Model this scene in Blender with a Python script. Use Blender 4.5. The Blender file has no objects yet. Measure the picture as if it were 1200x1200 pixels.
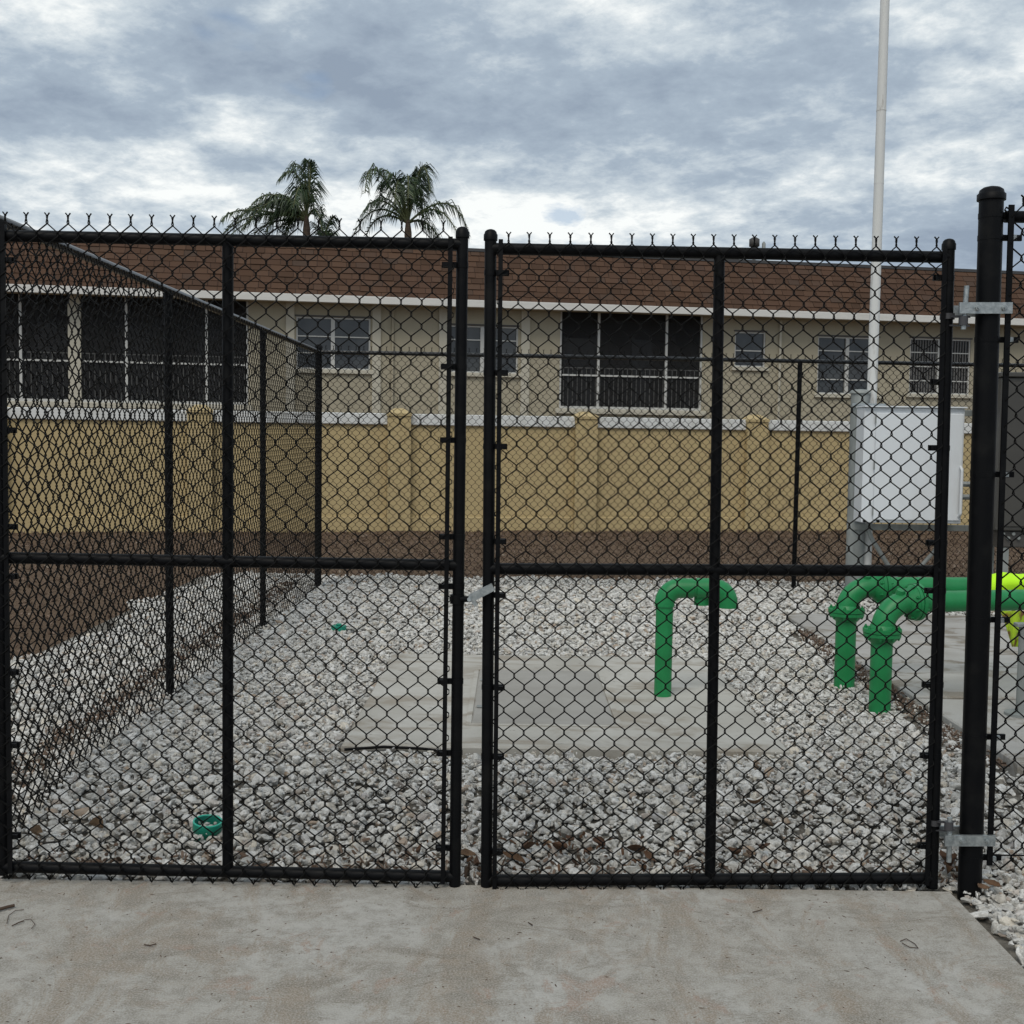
import bpy, math, random
import numpy as np
from mathutils import Vector, Matrix, noise as mnoise

random.seed(7); rng = np.random.default_rng(7)
SC = bpy.context.scene
COL = SC.collection
PI = math.pi
# ------------------------------------------------------------------ camera
F = 1350.0; EYE = 1.75
PITCH = math.atan(85.0 / F); ROLL = math.radians(0.78)
Fw = Vector((0, math.cos(PITCH), -math.sin(PITCH)))
U0 = Vector((0, math.sin(PITCH), math.cos(PITCH))); R0 = Vector((1, 0, 0))
Rv = R0 * math.cos(ROLL) + U0 * math.sin(ROLL)
Uv = R0 * -math.sin(ROLL) + U0 * math.cos(ROLL)
cd = bpy.data.cameras.new('camera'); cam = bpy.data.objects.new('camera', cd); COL.objects.link(cam)
m = Matrix((Rv, Uv, -Fw)).transposed().to_4x4(); m.translation = Vector((0, 0, EYE)); cam.matrix_world = m
cd.sensor_width = 36; cd.lens = 36 * F / 1200; cd.clip_start = 0.05; cd.clip_end = 2000
SC.camera = cam
# ------------------------------------------------------------------ world: broken overcast
SUN_EL, SUN_AZ = math.radians(52), math.radians(200)
W = bpy.data.worlds.new('World'); SC.world = W; W.use_nodes = True
nt = W.node_tree; nt.nodes.clear()
def wn(t, **k):
    n = nt.nodes.new(t)
    for a, b in k.items(): setattr(n, a, b)
    return n
wl = nt.links.new
out = wn('ShaderNodeOutputWorld'); bg = wn('ShaderNodeBackground'); bg.inputs[1].default_value = 0.1
sky = wn('ShaderNodeTexSky', sky_type='NISHITA', sun_disc=False, sun_elevation=SUN_EL, sun_rotation=SUN_AZ)
tc = wn('ShaderNodeTexCoord'); sep = wn('ShaderNodeSeparateXYZ'); wl(tc.outputs['Generated'], sep.inputs[0])
def wmath(op, a, b=None, c=None, clamp=False):
    n = wn('ShaderNodeMath', operation=op, use_clamp=clamp)
    for i, v in enumerate((a, b, c)):
        if v is None: continue
        if isinstance(v, (int, float)): n.inputs[i].default_value = v
        else: wl(v, n.inputs[i])
    return n.outputs[0]
zz = wmath('ADD', wmath('MAXIMUM', sep.outputs[2], 0.0), 0.20)
cx = wmath('DIVIDE', sep.outputs[0], zz); cy = wmath('DIVIDE', sep.outputs[1], zz)
comb = wn('ShaderNodeCombineXYZ'); wl(cx, comb.inputs[0]); wl(cy, comb.inputs[1])
def wnoise(scale, det, rough, off, dist=0.0, sc=(1, 1, 1), rot=0.0):
    mp = wn('ShaderNodeMapping'); mp.inputs['Location'].default_value = off; mp.inputs['Scale'].default_value = sc
    mp.inputs['Rotation'].default_value = (0, 0, rot)
    wl(comb.outputs[0], mp.inputs[0])
    n = wn('ShaderNodeTexNoise'); n.inputs['Scale'].default_value = scale; n.inputs['Detail'].default_value = det
    n.inputs['Roughness'].default_value = rough; n.inputs['Distortion'].default_value = dist
    wl(mp.outputs[0], n.inputs['Vector']); return n.outputs['Fac']
n1 = wnoise(1.5, 2.0, 0.5, (26.413, 29.741, 0), 0.1)
n2 = wnoise(4.0, 12.0, 0.66, (27.51, 25.063, 0), 0.0, (1, 1.0, 1), 0.5)
n2b = wnoise(13.0, 8.0, 0.6, (4.4, 8.8, 0), 0.4, (1, 1, 1), 0.9)
mixn = wmath('ADD', wmath('ADD', wmath('MULTIPLY', n1, 0.50), wmath('MULTIPLY', n2, 0.36)), wmath('MULTIPLY', n2b, 0.14))
cr = wn('ShaderNodeValToRGB'); wl(mixn, cr.inputs[0])
e = cr.color_ramp.elements; S = 10.0
def lin(r, g, b): return tuple(((c / 255 + 0.055) / 1.055) ** 2.4 if c > 10 else c / 255 / 12.92 for c in (r, g, b))
def sc_(c, k=S): return (c[0] * k, c[1] * k, c[2] * k, 1)
e[0].position = 0.39; e[0].color = (*lin(140, 154, 171), 1)
e[1].position = 0.59; e[1].color = (*lin(240, 243, 242), 1)
q = cr.color_ramp.elements.new(0.475); q.color = (*lin(162, 176, 190), 1)
q = cr.color_ramp.elements.new(0.53); q.color = (*lin(196, 206, 213), 1)
sx = wn('ShaderNodeVectorMath', operation='SCALE'); sx.inputs['Scale'].default_value = S; wl(cr.outputs[0], sx.inputs[0])
# small holes through which the blue sky shows
n3 = wnoise(2.3, 4.0, 0.5, (9.3, 4.4, 0), 0.2)
hole = wn('ShaderNodeMapRange'); hole.inputs['From Min'].default_value = 0.70; hole.inputs['From Max'].default_value = 0.78
wl(n3, hole.inputs['Value'])
gd = (Fw + Rv * ((662 - 600) / F) + Uv * ((600 - 252) / F)).normalized(); gk = gd.z + 0.20
gx_ = wmath('DIVIDE', wmath('SUBTRACT', cx, gd.x / gk), 0.055); gy_ = wmath('DIVIDE', wmath('SUBTRACT', cy, gd.y / gk), 0.075)
gr = wmath('ADD', wmath('POWER', wmath('ABSOLUTE', gx_), 2.0), wmath('POWER', wmath('ABSOLUTE', gy_), 2.0))
gap = wmath('MULTIPLY', wmath('SUBTRACT', wmath('ADD', wmath('MULTIPLY', wmath('SUBTRACT', n2b, 0.5), 5.0), 0.9), gr, clamp=True), 0.6, clamp=True)
mx = wn('ShaderNodeMix', data_type='RGBA'); wl(wmath('MAXIMUM', hole.outputs[0], gap), mx.inputs['Factor'])
wl(sx.outputs[0], mx.inputs[6]); wl(sky.outputs[0], mx.inputs[7]); wl(mx.outputs[2], bg.inputs[0]); wl(bg.outputs[0], out.inputs[0])
sl = bpy.data.lights.new('sun', 'SUN'); sl.energy = 1.35; sl.angle = math.radians(30); sl.color = (1, 0.93, 0.82)
sun = bpy.data.objects.new('sun', sl); COL.objects.link(sun)
sd = Vector((math.sin(SUN_AZ) * math.cos(SUN_EL), math.cos(SUN_AZ) * math.cos(SUN_EL), math.sin(SUN_EL)))
sun.rotation_euler = sd.to_track_quat('Z', 'Y').to_euler()
SC.view_settings.view_transform = 'Standard'; SC.view_settings.look = 'None'
SC.view_settings.exposure = 0.15; SC.view_settings.gamma = 1; SC.view_settings.use_curve_mapping = False

# ------------------------------------------------------------------ helpers
CAM = Vector((0, 0, EYE))
def ray(px, py): return Fw + Rv * ((px - 600) / F) + Uv * ((600 - py) / F)
def PY(px, py, Y):
    d = ray(px, py); return CAM + d * (Y / d.y)
def PZ(px, py, z):
    d = ray(px, py); return CAM + d * ((z - EYE) / d.z)
def gz(x, y):                       # height of the loose ground
    t = min(max((y - 4.5) / 1.05, 0), 1); t = t * t * (3 - 2 * t)
    return -0.02 + 0.15 * t + 0.06 * min(max((y - 6) / 6, 0), 1) + 0.012 * max(0, y - 12)
def PG(px, py):                     # pixel ray met with the loose ground
    z = 0.1
    for _ in range(12):
        p = PZ(px, py, z); z = gz(p.x, p.y)
    return p

class MB:
    def __init__(s): s.v = []; s.f = []; s.sm = []
    def add(s, vs, fs, smooth=False):
        o = len(s.v); s.v.extend([tuple(v) for v in vs]); s.f.extend([[i + o for i in f] for f in fs]); s.sm.extend([smooth] * len(fs)); return s
    def box(s, x0, x1, y0, y1, z0, z1, bev=0.0):
        if bev <= 0:
            vs = [(x, y, z) for z in (z0, z1) for y in (y0, y1) for x in (x0, x1)]
            fs = [(0, 2, 3, 1), (4, 5, 7, 6), (0, 1, 5, 4), (2, 6, 7, 3), (0, 4, 6, 2), (1, 3, 7, 5)]
            return s.add(vs, fs)
        b = bev
        def ring(z, i): return [(x0 + i, y0 + i, z), (x1 - i, y0 + i, z), (x1 - i, y1 - i, z), (x0 + i, y1 - i, z)]
        rs = ring(z0, b) + ring(z0 + b, 0) + ring(z1 - b, 0) + ring(z1, b)
        fs = [(3, 2, 1, 0), (12, 13, 14, 15)]
        for k in range(3):
            for i in range(4):
                j = (i + 1) % 4; fs.append((k * 4 + i, k * 4 + j, k * 4 + 4 + j, k * 4 + 4 + i))
        return s.add(rs, fs)
    def obox(s, c, ax, ay, az, hx, hy, hz):   # oriented box
        vs = [c + ax * (hx * i) + ay * (hy * j) + az * (hz * k) for k in (-1, 1) for j in (-1, 1) for i in (-1, 1)]
        return s.add(vs, [(0, 2, 3, 1), (4, 5, 7, 6), (0, 1, 5, 4), (2, 6, 7, 3), (0, 4, 6, 2), (1, 3, 7, 5)])
    def tube(s, pts, r, n=12, caps=True, smooth=True):
        pts = [Vector(p) for p in pts]; N = len(pts)
        rs = r if isinstance(r, (list, tuple)) else [r] * N
        t0 = (pts[1] - pts[0]).normalized()
        ref = Vector((0, 0, 1)) if abs(t0.z) < 0.9 else Vector((0, 1, 0))
        nx = t0.cross(ref).normalized(); vs = []
        for i, p in enumerate(pts):
            t = (pts[min(i + 1, N - 1)] - pts[max(i - 1, 0)])
            if t.length < 1e-9: t = t0
            t = t.normalized(); nx = (nx - t * nx.dot(t)).normalized(); ny = t.cross(nx)
            for k in range(n):
                a = 2 * PI * k / n; vs.append(p + (nx * math.cos(a) + ny * math.sin(a)) * rs[i])
        fs = [(i * n + k, i * n + (k + 1) % n, (i + 1) * n + (k + 1) % n, (i + 1) * n + k) for i in range(N - 1) for k in range(n)]
        s.add(vs, fs, smooth)
        if caps:
            o = len(s.v); s.v.extend([tuple(v) for v in vs[:n]]); s.v.extend([tuple(v) for v in vs[-n:]])
            s.f.append([o + k for k in range(n)][::-1]); s.f.append([o + n + k for k in range(n)]); s.sm += [False, False]
        return s
    def lathe(s, c, axis, prof, n=32):       # open surface of revolution, profile of (radius, height)
        ax = Vector(axis).normalized(); u = ax.orthogonal().normalized(); v = ax.cross(u); c = Vector(c)
        vs = [c + ax * h + (u * math.cos(2 * PI * k / n) + v * math.sin(2 * PI * k / n)) * r for r, h in prof for k in range(n)]
        return s.add(vs, [(i * n + k, i * n + (k + 1) % n, (i + 1) * n + (k + 1) % n, (i + 1) * n + k) for i in range(len(prof) - 1) for k in range(n)], True)
    def disc(s, c, axis, r, h, n=20):        # short solid cylinder centred on c
        axis = Vector(axis).normalized(); return s.tube([Vector(c) - axis * h / 2, Vector(c) + axis * h / 2], r, n)
    def build(s, name, mat, parent=None, loc=None):
        me = bpy.data.meshes.new(name); me.from_pydata(s.v, [], s.f); me.update()
        me.polygons.foreach_set('use_smooth', s.sm); me.materials.append(mat)
        o = bpy.data.objects.new(name, me); COL.objects.link(o)
        if parent is not None:
            o.parent = parent; o.matrix_parent_inverse = Matrix.Identity(4)
            if parent.get('world_space'): o.matrix_parent_inverse = parent.matrix_world_inv
        return o

def tag(o, label=None, cat=None, group=None, kind=None):
    if label: o['label'] = label
    if cat: o['category'] = cat
    if group: o['group'] = group
    if kind: o['kind'] = kind
    return o
def empty(name, loc, label, cat, group=None, rz=0.0):
    o = bpy.data.objects.new(name, None); COL.objects.link(o); o.location = loc; o.rotation_euler = (0, 0, rz)
    o.empty_display_size = 0.1
    return tag(o, label, cat, group)
def part(mb, name, mat, root, kind=None, label=None):
    """mesh given in world coordinates, parented to a root placed by location and z-rotation"""
    o = mb.build(name, mat)
    par = root; chain = []
    while par is not None: chain.append(par); par = par.parent
    M = Matrix.Identity(4)
    for p in reversed(chain): M = M @ Matrix.LocRotScale(p.location, p.rotation_euler, p.scale)
    o.data.transform(M.inverted()); o.parent = root
    if kind: o['kind'] = kind
    if label: o['label'] = label
    return o
def lpart(mb, name, mat, root, kind=None, label=None):     # mesh given in the root's own coordinates
    o = mb.build(name, mat); o.parent = root
    if kind: o['kind'] = kind
    if label: o['label'] = label
    return o
def npmesh(name, V, Q, mat, smooth=True, parent=None):
    me = bpy.data.meshes.new(name); V = np.asarray(V, dtype=np.float32); Q = np.asarray(Q, dtype=np.int32)
    k = Q.shape[1]
    me.vertices.add(len(V)); me.vertices.foreach_set('co', V.ravel())
    me.loops.add(Q.size); me.loops.foreach_set('vertex_index', Q.ravel())
    me.polygons.add(len(Q)); me.polygons.foreach_set('loop_start', np.arange(0, Q.size, k, dtype=np.int32))
    me.polygons.foreach_set('use_smooth', np.full(len(Q), smooth))
    me.materials.append(mat); me.update(calc_edges=True)
    o = bpy.data.objects.new(name, me); COL.objects.link(o)
    if parent is not None: o.parent = parent
    return o

# ------------------------------------------------------------------ materials
class Mat:
    def __init__(s, name, rough=0.6, metal=0.0, spec=0.5):
        s.m = bpy.data.materials.new(name); s.m.use_nodes = True; s.t = s.m.node_tree
        s.b = s.t.nodes['Principled BSDF']; s.b.inputs['Roughness'].default_value = rough
        s.b.inputs['Metallic'].default_value = metal; s.b.inputs['Specular IOR Level'].default_value = spec
        s.tc = s.t.nodes.new('ShaderNodeTexCoord')
    def n(s, ty, **k):
        n = s.t.nodes.new(ty)
        for a, b in k.items(): setattr(n, a, b)
        return n
    def l(s, a, b): s.t.links.new(a, b)
    def col(s, c): s.b.inputs['Base Color'].default_value = (*c, 1); return s
    def noise(s, scale, det=4, rough=0.55, sc=(1, 1, 1), dist=0, off=(0, 0, 0), rot=(0, 0, 0)):
        mp = s.n('ShaderNodeMapping'); mp.inputs['Scale'].default_value = sc; mp.inputs['Location'].default_value = off; mp.inputs['Rotation'].default_value = rot
        s.l(s.tc.outputs['Object'], mp.inputs[0]); n = s.n('ShaderNodeTexNoise')
        n.inputs['Scale'].default_value = scale; n.inputs['Detail'].default_value = det; n.inputs['Roughness'].default_value = rough
        n.inputs['Distortion'].default_value = dist; s.l(mp.outputs[0], n.inputs['Vector']); return n.outputs['Fac']
    def ramp(s, fac, stops):
        r = s.n('ShaderNodeValToRGB'); s.l(fac, r.inputs[0]); el = r.color_ramp.elements
        while len(el) < len(stops): el.new(0.5)
        for k, (p, c) in enumerate(stops):
            el[k].position = p; el[k].color = (*c, 1) if len(c) == 3 else c
        return r.outputs[0]
    def mix(s, fac, a, b, mode='MIX'):
        x = s.n('ShaderNodeMix', data_type='RGBA', blend_type=mode)
        for sock, v in ((x.inputs[0], fac), (x.inputs[6], a), (x.inputs[7], b)):
            if isinstance(v, (int, float)): sock.default_value = v
            elif isinstance(v, tuple): sock.default_value = (*v, 1)
            else: s.l(v, sock)
        return x.outputs[2]
    def base(s, o): s.l(o, s.b.inputs['Base Color']); return s
    def bump(s, h, strength=0.3, dist=0.01):
        b = s.n('ShaderNodeBump'); b.inputs['Strength'].default_value = strength; b.inputs['Distance'].default_value = dist
        s.l(h, b.inputs['Height']); s.l(b.outputs[0], s.b.inputs['Normal']); return s

def g(v): return (v, v, v)
black = Mat('black_vinyl', 0.5, 0, 0.14)
black.base(black.mix(black.ramp(black.noise(9, 5, 0.6), [(0.5, g(0)), (0.75, g(1))]), (0.0026, 0.0029, 0.0038), (0.009, 0.009, 0.009)))
black.bump(black.noise(220, 2), 0.06, 0.001); black = black.m
railM = Mat('glossy_black_vinyl', 0.3, 0, 0.6).col((0.006, 0.0065, 0.007)).m
wire = Mat('black_wire', 0.55, 0, 0.15).col((0.003, 0.003, 0.003)).m
galv = Mat('galvanized_steel', 0.45, 0.75)
galv.base(galv.ramp(galv.noise(60, 4, 0.6), [(0.3, (0.26, 0.29, 0.30)), (0.7, (0.50, 0.53, 0.53))])); galv.bump(galv.noise(150, 2), 0.1, 0.001); galv = galv.m
galvd = Mat('dull_zinc', 0.65, 0.2)
galvd.base(galvd.ramp(galvd.noise(9, 6, 0.6, (1, 1, 0.3)), [(0.3, (0.20, 0.215, 0.21)), (0.7, (0.34, 0.36, 0.35))])); galvd = galvd.m
strapM = Mat('worn_black_zinc', 0.5, 0.3).col((0.07, 0.07, 0.075)).m
poleM = Mat('weathered_aluminium_paint', 0.55, 0.0)
poleM.base(poleM.mix(poleM.ramp(poleM.noise(14, 6, 0.7, (1, 1, 0.18)), [(0.55, g(0)), (0.72, g(1))]), (0.66, 0.665, 0.65), (0.33, 0.31, 0.28))); poleM = poleM.m
whiteM = Mat('white_enamel', 0.35)
whiteM.base(whiteM.mix(whiteM.ramp(whiteM.noise(3, 6, 0.6, (1, 1, 0.3)), [(0.5, g(0)), (0.8, g(1))]), (0.70, 0.73, 0.76), (0.60, 0.61, 0.62))); whiteM = whiteM.m
green = Mat('green_pipe_enamel', 0.46)
green.base(green.ramp(green.noise(6, 5, 0.6), [(0.3, (0.005, 0.180, 0.048)), (0.7, (0.012, 0.255, 0.078))])); green.bump(green.noise(60, 4, 0.7), 0.2, 0.003); green = green.m
teal = Mat('teal_plastic', 0.4).col((0.006, 0.26, 0.17)).m
tealRim = Mat('teal_plastic_lit', 0.4).col((0.03, 0.42, 0.30)).m  # same teal pipe plastic, light on the rim painted in as a paler tone
tealIn = Mat('teal_plastic_shaded', 0.6).col((0.004, 0.17, 0.12)).m  # same teal pipe plastic, shade inside the bore painted in as a darker tone
neon = Mat('fluorescent_yellow_fabric', 0.8)
neon.base(neon.mix(neon.ramp(neon.noise(7, 4), [(0.55, g(0)), (0.75, g(1))]), (0.52, 0.95, 0.015), (0.40, 0.80, 0.01)))
neon = neon.m
neonD = Mat('soiled_fluorescent_fabric', 0.85)
neonD.base(neonD.mix(neonD.ramp(neonD.noise(11, 5), [(0.48, g(0)), (0.58, g(1))]), (0.45, 0.66, 0.03), (0.20, 0.10, 0.03))); neonD = neonD.m
darkcab = Mat('dark_bronze_paint', 0.35)
darkcab.base(darkcab.ramp(darkcab.noise(2, 3), [(0.3, (0.050, 0.047, 0.042)), (0.7, (0.065, 0.062, 0.056))])); darkcab = darkcab.m

conc = Mat('apron_concrete', 0.85, 0, 0.25)
big = conc.noise(1.3, 7, 0.65, (1, 1, 1), 0.8); mid = conc.noise(11, 9, 0.78, off=(3, 1, 0)); fine = conc.noise(150, 4, 0.8)
c0 = conc.ramp(big, [(0.34, (0.29, 0.26, 0.215)), (0.5, (0.375, 0.355, 0.315)), (0.64, (0.45, 0.44, 0.41))])
st = conc.ramp(conc.noise(1.7, 10, 0.72, (1.5, 0.7, 1), 1.4, (5.2, 2.1, 0), (0, 0, 0.7)), [(0.49, g(0)), (0.575, g(0.75))])
c1 = conc.mix(st, c0, (0.235, 0.175, 0.115))
st2 = conc.ramp(conc.noise(3.0, 10, 0.74, (0.8, 1.6, 1), 1.0, (1.7, 8.1, 0)), [(0.54, g(0)), (0.61, g(0.7))])
c1b = conc.mix(st2, c1, (0.165, 0.135, 0.095))
st3 = conc.ramp(conc.noise(4.2, 8, 0.7, (1.2, 0.9, 1), 0.8, (11.7, 3.1, 0)), [(0.575, g(0)), (0.63, g(0.7))])
c1b = conc.mix(st3, c1b, (0.30, 0.185, 0.125))
st4 = conc.ramp(conc.noise(2.4, 8, 0.7, (0.9, 1.2, 1), 1.2, (21.7, 6.1, 0)), [(0.56, g(0)), (0.66, g(0.6))])
c1b = conc.mix(st4, c1b, (0.47, 0.46, 0.43))
sc1 = conc.ramp(conc.noise(16, 9, 0.72, (0.5, 1.6, 1), 0.6, (4, 9, 0), (0, 0, 0.5)), [(0.60, g(0)), (0.68, g(0.7))])
c1b = conc.mix(sc1, c1b, (0.13, 0.10, 0.07))
c2 = conc.mix(conc.ramp(mid, [(0.38, g(0.8)), (0.56, g(0.0))]), c1b, (0.20, 0.18, 0.145))
sp = conc.ramp(conc.noise(48, 4, 0.65, off=(2, 2, 2)), [(0.64, g(0)), (0.72, g(0.85))])
c3 = conc.mix(sp, c2, (0.12, 0.105, 0.085))
c4 = conc.mix(conc.ramp(fine, [(0.42, g(0.0)), (0.62, g(0.6))]), c3, (0.54, 0.525, 0.49))
conc.base(c4)
br = conc.noise(30, 5, 0.7, (0.5, 5.0, 1)); hh = conc.n('ShaderNodeMath', operation='ADD'); conc.l(br, hh.inputs[0]); conc.l(fine, hh.inputs[1])
conc.bump(hh.outputs[0], 0.5, 0.005); conc = conc.m

slabM = Mat('slab_concrete', 0.85, 0, 0.25)
s0 = slabM.ramp(slabM.noise(1.3, 6, 0.6, dist=0.5), [(0.35, (0.33, 0.315, 0.29)), (0.65, (0.45, 0.44, 0.415))])
s1 = slabM.mix(slabM.ramp(slabM.noise(2.2, 7, 0.65, (1, 1.5, 1), 0.8, (3.3, 0.3, 0)), [(0.52, g(0)), (0.60, g(0.85))]), s0, (0.19, 0.16, 0.12))
slabM.base(slabM.mix(slabM.ramp(slabM.noise(120, 3, 0.7), [(0.4, g(0)), (0.8, g(0.4))]), s1, (0.46, 0.455, 0.44))); slabM.bump(slabM.noise(60, 5, 0.7), 0.25, 0.004); slabM = slabM.m

padM = Mat('pad_concrete', 0.85, 0, 0.25)
s0 = padM.ramp(padM.noise(1.6, 6, 0.6, dist=0.5, off=(1, 4, 0)), [(0.35, (0.37, 0.35, 0.305)), (0.65, (0.50, 0.485, 0.44))])
s1 = padM.mix(padM.ramp(padM.noise(1.7, 7, 0.62, (1, 2.0, 1), 0.8, (7.3, 1.3, 0)), [(0.50, g(0)), (0.62, g(0.7))]), s0, (0.25, 0.205, 0.15))
s2 = padM.mix(padM.ramp(padM.noise(12, 4, 0.6, (1, 2, 1), off=(0, 3, 0)), [(0.66, g(0)), (0.72, g(0.8))]), s1, (0.10, 0.09, 0.08))
padM.base(padM.mix(padM.ramp(padM.noise(130, 3, 0.7), [(0.4, g(0)), (0.8, g(0.35))]), s2, (0.45, 0.45, 0.44))); padM.bump(padM.noise(60, 5, 0.7), 0.2, 0.004); padM = padM.m
hatchM = Mat('hatch_steel', 0.85, 0.0, 0.15)
hatchM.base(hatchM.ramp(hatchM.noise(3, 6, 0.6), [(0.3, (0.29, 0.277, 0.25)), (0.7, (0.37, 0.357, 0.33))])); hatchM.bump(hatchM.noise(200, 2), 0.15, 0.002); hatchM = hatchM.m

stone = Mat('white_shell_rock', 0.85, 0, 0.25)
gi = stone.n('ShaderNodeNewGeometry')
sr = stone.ramp(gi.outputs['Random Per Island'], [(0.0, (0.50, 0.49, 0.46)), (0.18, (0.66, 0.65, 0.61)), (0.42, (0.72, 0.71, 0.68)), (0.68, (0.80, 0.79, 0.76)), (0.84, (0.68, 0.62, 0.52)), (0.90, (0.48, 0.48, 0.48)), (0.955, (0.42, 0.31, 0.22)), (1.0, (0.82, 0.81, 0.79))])
sm_ = stone.mix(stone.ramp(stone.noise(38, 5, 0.7), [(0.36, g(0.7)), (0.56, g(0))]), sr, (0.30, 0.285, 0.255))
stone.base(sm_); stone.bump(stone.noise(75, 5, 0.7), 0.7, 0.012); stone = stone.m
soil = Mat('dark_soil', 0.95, 0, 0.1)
soil.base(soil.ramp(soil.noise(18, 6, 0.7), [(0.35, (0.12, 0.108, 0.09)), (0.65, (0.28, 0.262, 0.23))])); soil.bump(soil.noise(40, 6, 0.7), 0.8, 0.03); soil = soil.m
mulchM = Mat('brown_mulch', 0.95, 0, 0.1)
mulchM.base(mulchM.ramp(mulchM.noise(30, 8, 0.75), [(0.30, (0.075, 0.052, 0.035)), (0.55, (0.15, 0.104, 0.070)), (0.75, (0.23, 0.168, 0.118))])); mulchM.bump(mulchM.noise(26, 8, 0.75), 0.8, 0.03); mulchM = mulchM.m
chipM = Mat('bark_chip', 0.9, 0, 0.15)
gi = chipM.n('ShaderNodeNewGeometry')
chipM.base(chipM.ramp(gi.outputs['Random Per Island'], [(0, (0.07, 0.048, 0.034)), (0.5, (0.145, 0.10, 0.074)), (0.9, (0.21, 0.155, 0.12)), (1, (0.30, 0.25, 0.20))])); chipM = chipM.m
leafM = Mat('dead_leaf', 0.7, 0, 0.3)
gi = leafM.n('ShaderNodeObjectInfo')
leafM.base(leafM.mix(leafM.ramp(leafM.noise(40, 4), [(0.4, g(0)), (0.7, g(0.6))]), leafM.ramp(gi.outputs['Random'], [(0, (0.07, 0.035, 0.02)), (0.6, (0.13, 0.070, 0.038)), (1, (0.22, 0.145, 0.085))]), (0.06, 0.03, 0.015))); leafM = leafM.m
twigM = Mat('twig_bark', 0.9).col((0.07, 0.045, 0.03)).m

ywall = Mat('yellow_wall_paint', 0.85, 0, 0.2)
ywall.base(ywall.mix(ywall.ramp(ywall.noise(1.2, 6, 0.6, (1, 1, 0.5)), [(0.45, g(0)), (0.75, g(0.6))]), (0.47, 0.37, 0.20), (0.40, 0.315, 0.175))); ywall.bump(ywall.noise(25, 5), 0.3, 0.01); ywall = ywall.m
ycap = Mat('pale_cap_paint', 0.8, 0, 0.2)
ycap.base(ycap.mix(ycap.ramp(ycap.noise(4, 6, 0.7), [(0.5, g(0)), (0.7, g(0.7))]), (0.66, 0.67, 0.66), (0.48, 0.47, 0.43))); ycap = ycap.m
bwall = Mat('beige_stucco', 0.9, 0, 0.2)
bwall.base(bwall.mix(bwall.ramp(bwall.noise(0.7, 6, 0.6, (1, 1, 0.4)), [(0.4, g(0)), (0.75, g(0.6))]), (0.40, 0.36, 0.27), (0.33, 0.295, 0.225))); bwall.bump(bwall.noise(30, 5), 0.3, 0.01); bwall = bwall.m
btrim = Mat('light_beige_trim', 0.8, 0, 0.2).col((0.50, 0.47, 0.39)).m
fascia = Mat('white_fascia', 0.6)
fascia.base(fascia.mix(fascia.ramp(fascia.noise(2, 6, 0.65, (0.6, 1, 4)), [(0.5, g(0)), (0.75, g(0.6))]), (0.66, 0.65, 0.62), (0.50, 0.48, 0.43))); fascia = fascia.m
wframe = Mat('window_frame_white', 0.5).col((0.52, 0.52, 0.50)).m
wdark = Mat('window_frame_dark', 0.5).col((0.06, 0.055, 0.05)).m
glass = Mat('window_glass', 0.08, 0, 0.6)
glass.base(glass.ramp(glass.noise(1.5, 3, 0.5, (1, 1, 0.4)), [(0.35, (0.022, 0.024, 0.026)), (0.7, (0.055, 0.058, 0.06))])); glass = glass.m
blind = Mat('blind_slat', 0.8).col((0.13, 0.125, 0.12)).m
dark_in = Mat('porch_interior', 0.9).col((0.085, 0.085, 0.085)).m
screenM = Mat('insect_screen', 0.8)
tr = screenM.n('ShaderNodeBsdfTransparent'); ms = screenM.n('ShaderNodeMixShader'); ms.inputs[0].default_value = 0.62
screenM.b.inputs['Base Color'].default_value = (0.012, 0.012, 0.013, 1); screenM.l(tr.outputs[0], ms.inputs[1]); screenM.l(screenM.b.outputs[0], ms.inputs[2])
screenM.l(ms.outputs[0], screenM.t.nodes['Material Output'].inputs[0]); screenM = screenM.m
shing = Mat('brown_shingle', 0.95, 0, 0.1)
gi = shing.n('ShaderNodeNewGeometry')
s0 = shing.ramp(gi.outputs['Random Per Island'], [(0, (0.068, 0.042, 0.029)), (0.5, (0.092, 0.054, 0.036)), (0.85, (0.106, 0.064, 0.043)), (1, (0.076, 0.053, 0.041))])
shing.base(shing.mix(shing.ramp(shing.noise(0.9, 5, 0.6), [(0.4, g(0)), (0.7, g(0.5))]), s0, (0.09, 0.055, 0.042))); shing = shing.m
roofedge = Mat('roof_edge_metal', 0.6).col((0.05, 0.05, 0.052)).m
flatroof = Mat('flat_roof_felt', 0.9).col((0.035, 0.027, 0.023)).m
trunkM = Mat('palm_trunk', 0.9)
trunkM.base(trunkM.ramp(trunkM.noise(5, 5, 0.6, (1, 1, 4)), [(0.3, (0.055, 0.036, 0.025)), (0.7, (0.13, 0.09, 0.06))])); trunkM = trunkM.m
frondM = Mat('palm_frond', 0.5, 0, 0.4)
gi = frondM.n('ShaderNodeNewGeometry')
frondM.base(frondM.ramp(gi.outputs['Random Per Island'], [(0, (0.014, 0.030, 0.014)), (0.6, (0.032, 0.060, 0.022)), (1, (0.065, 0.095, 0.035))])); frondM = frondM.m
stalkM = Mat('frond_stalk', 0.6).col((0.09, 0.10, 0.035)).m

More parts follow.
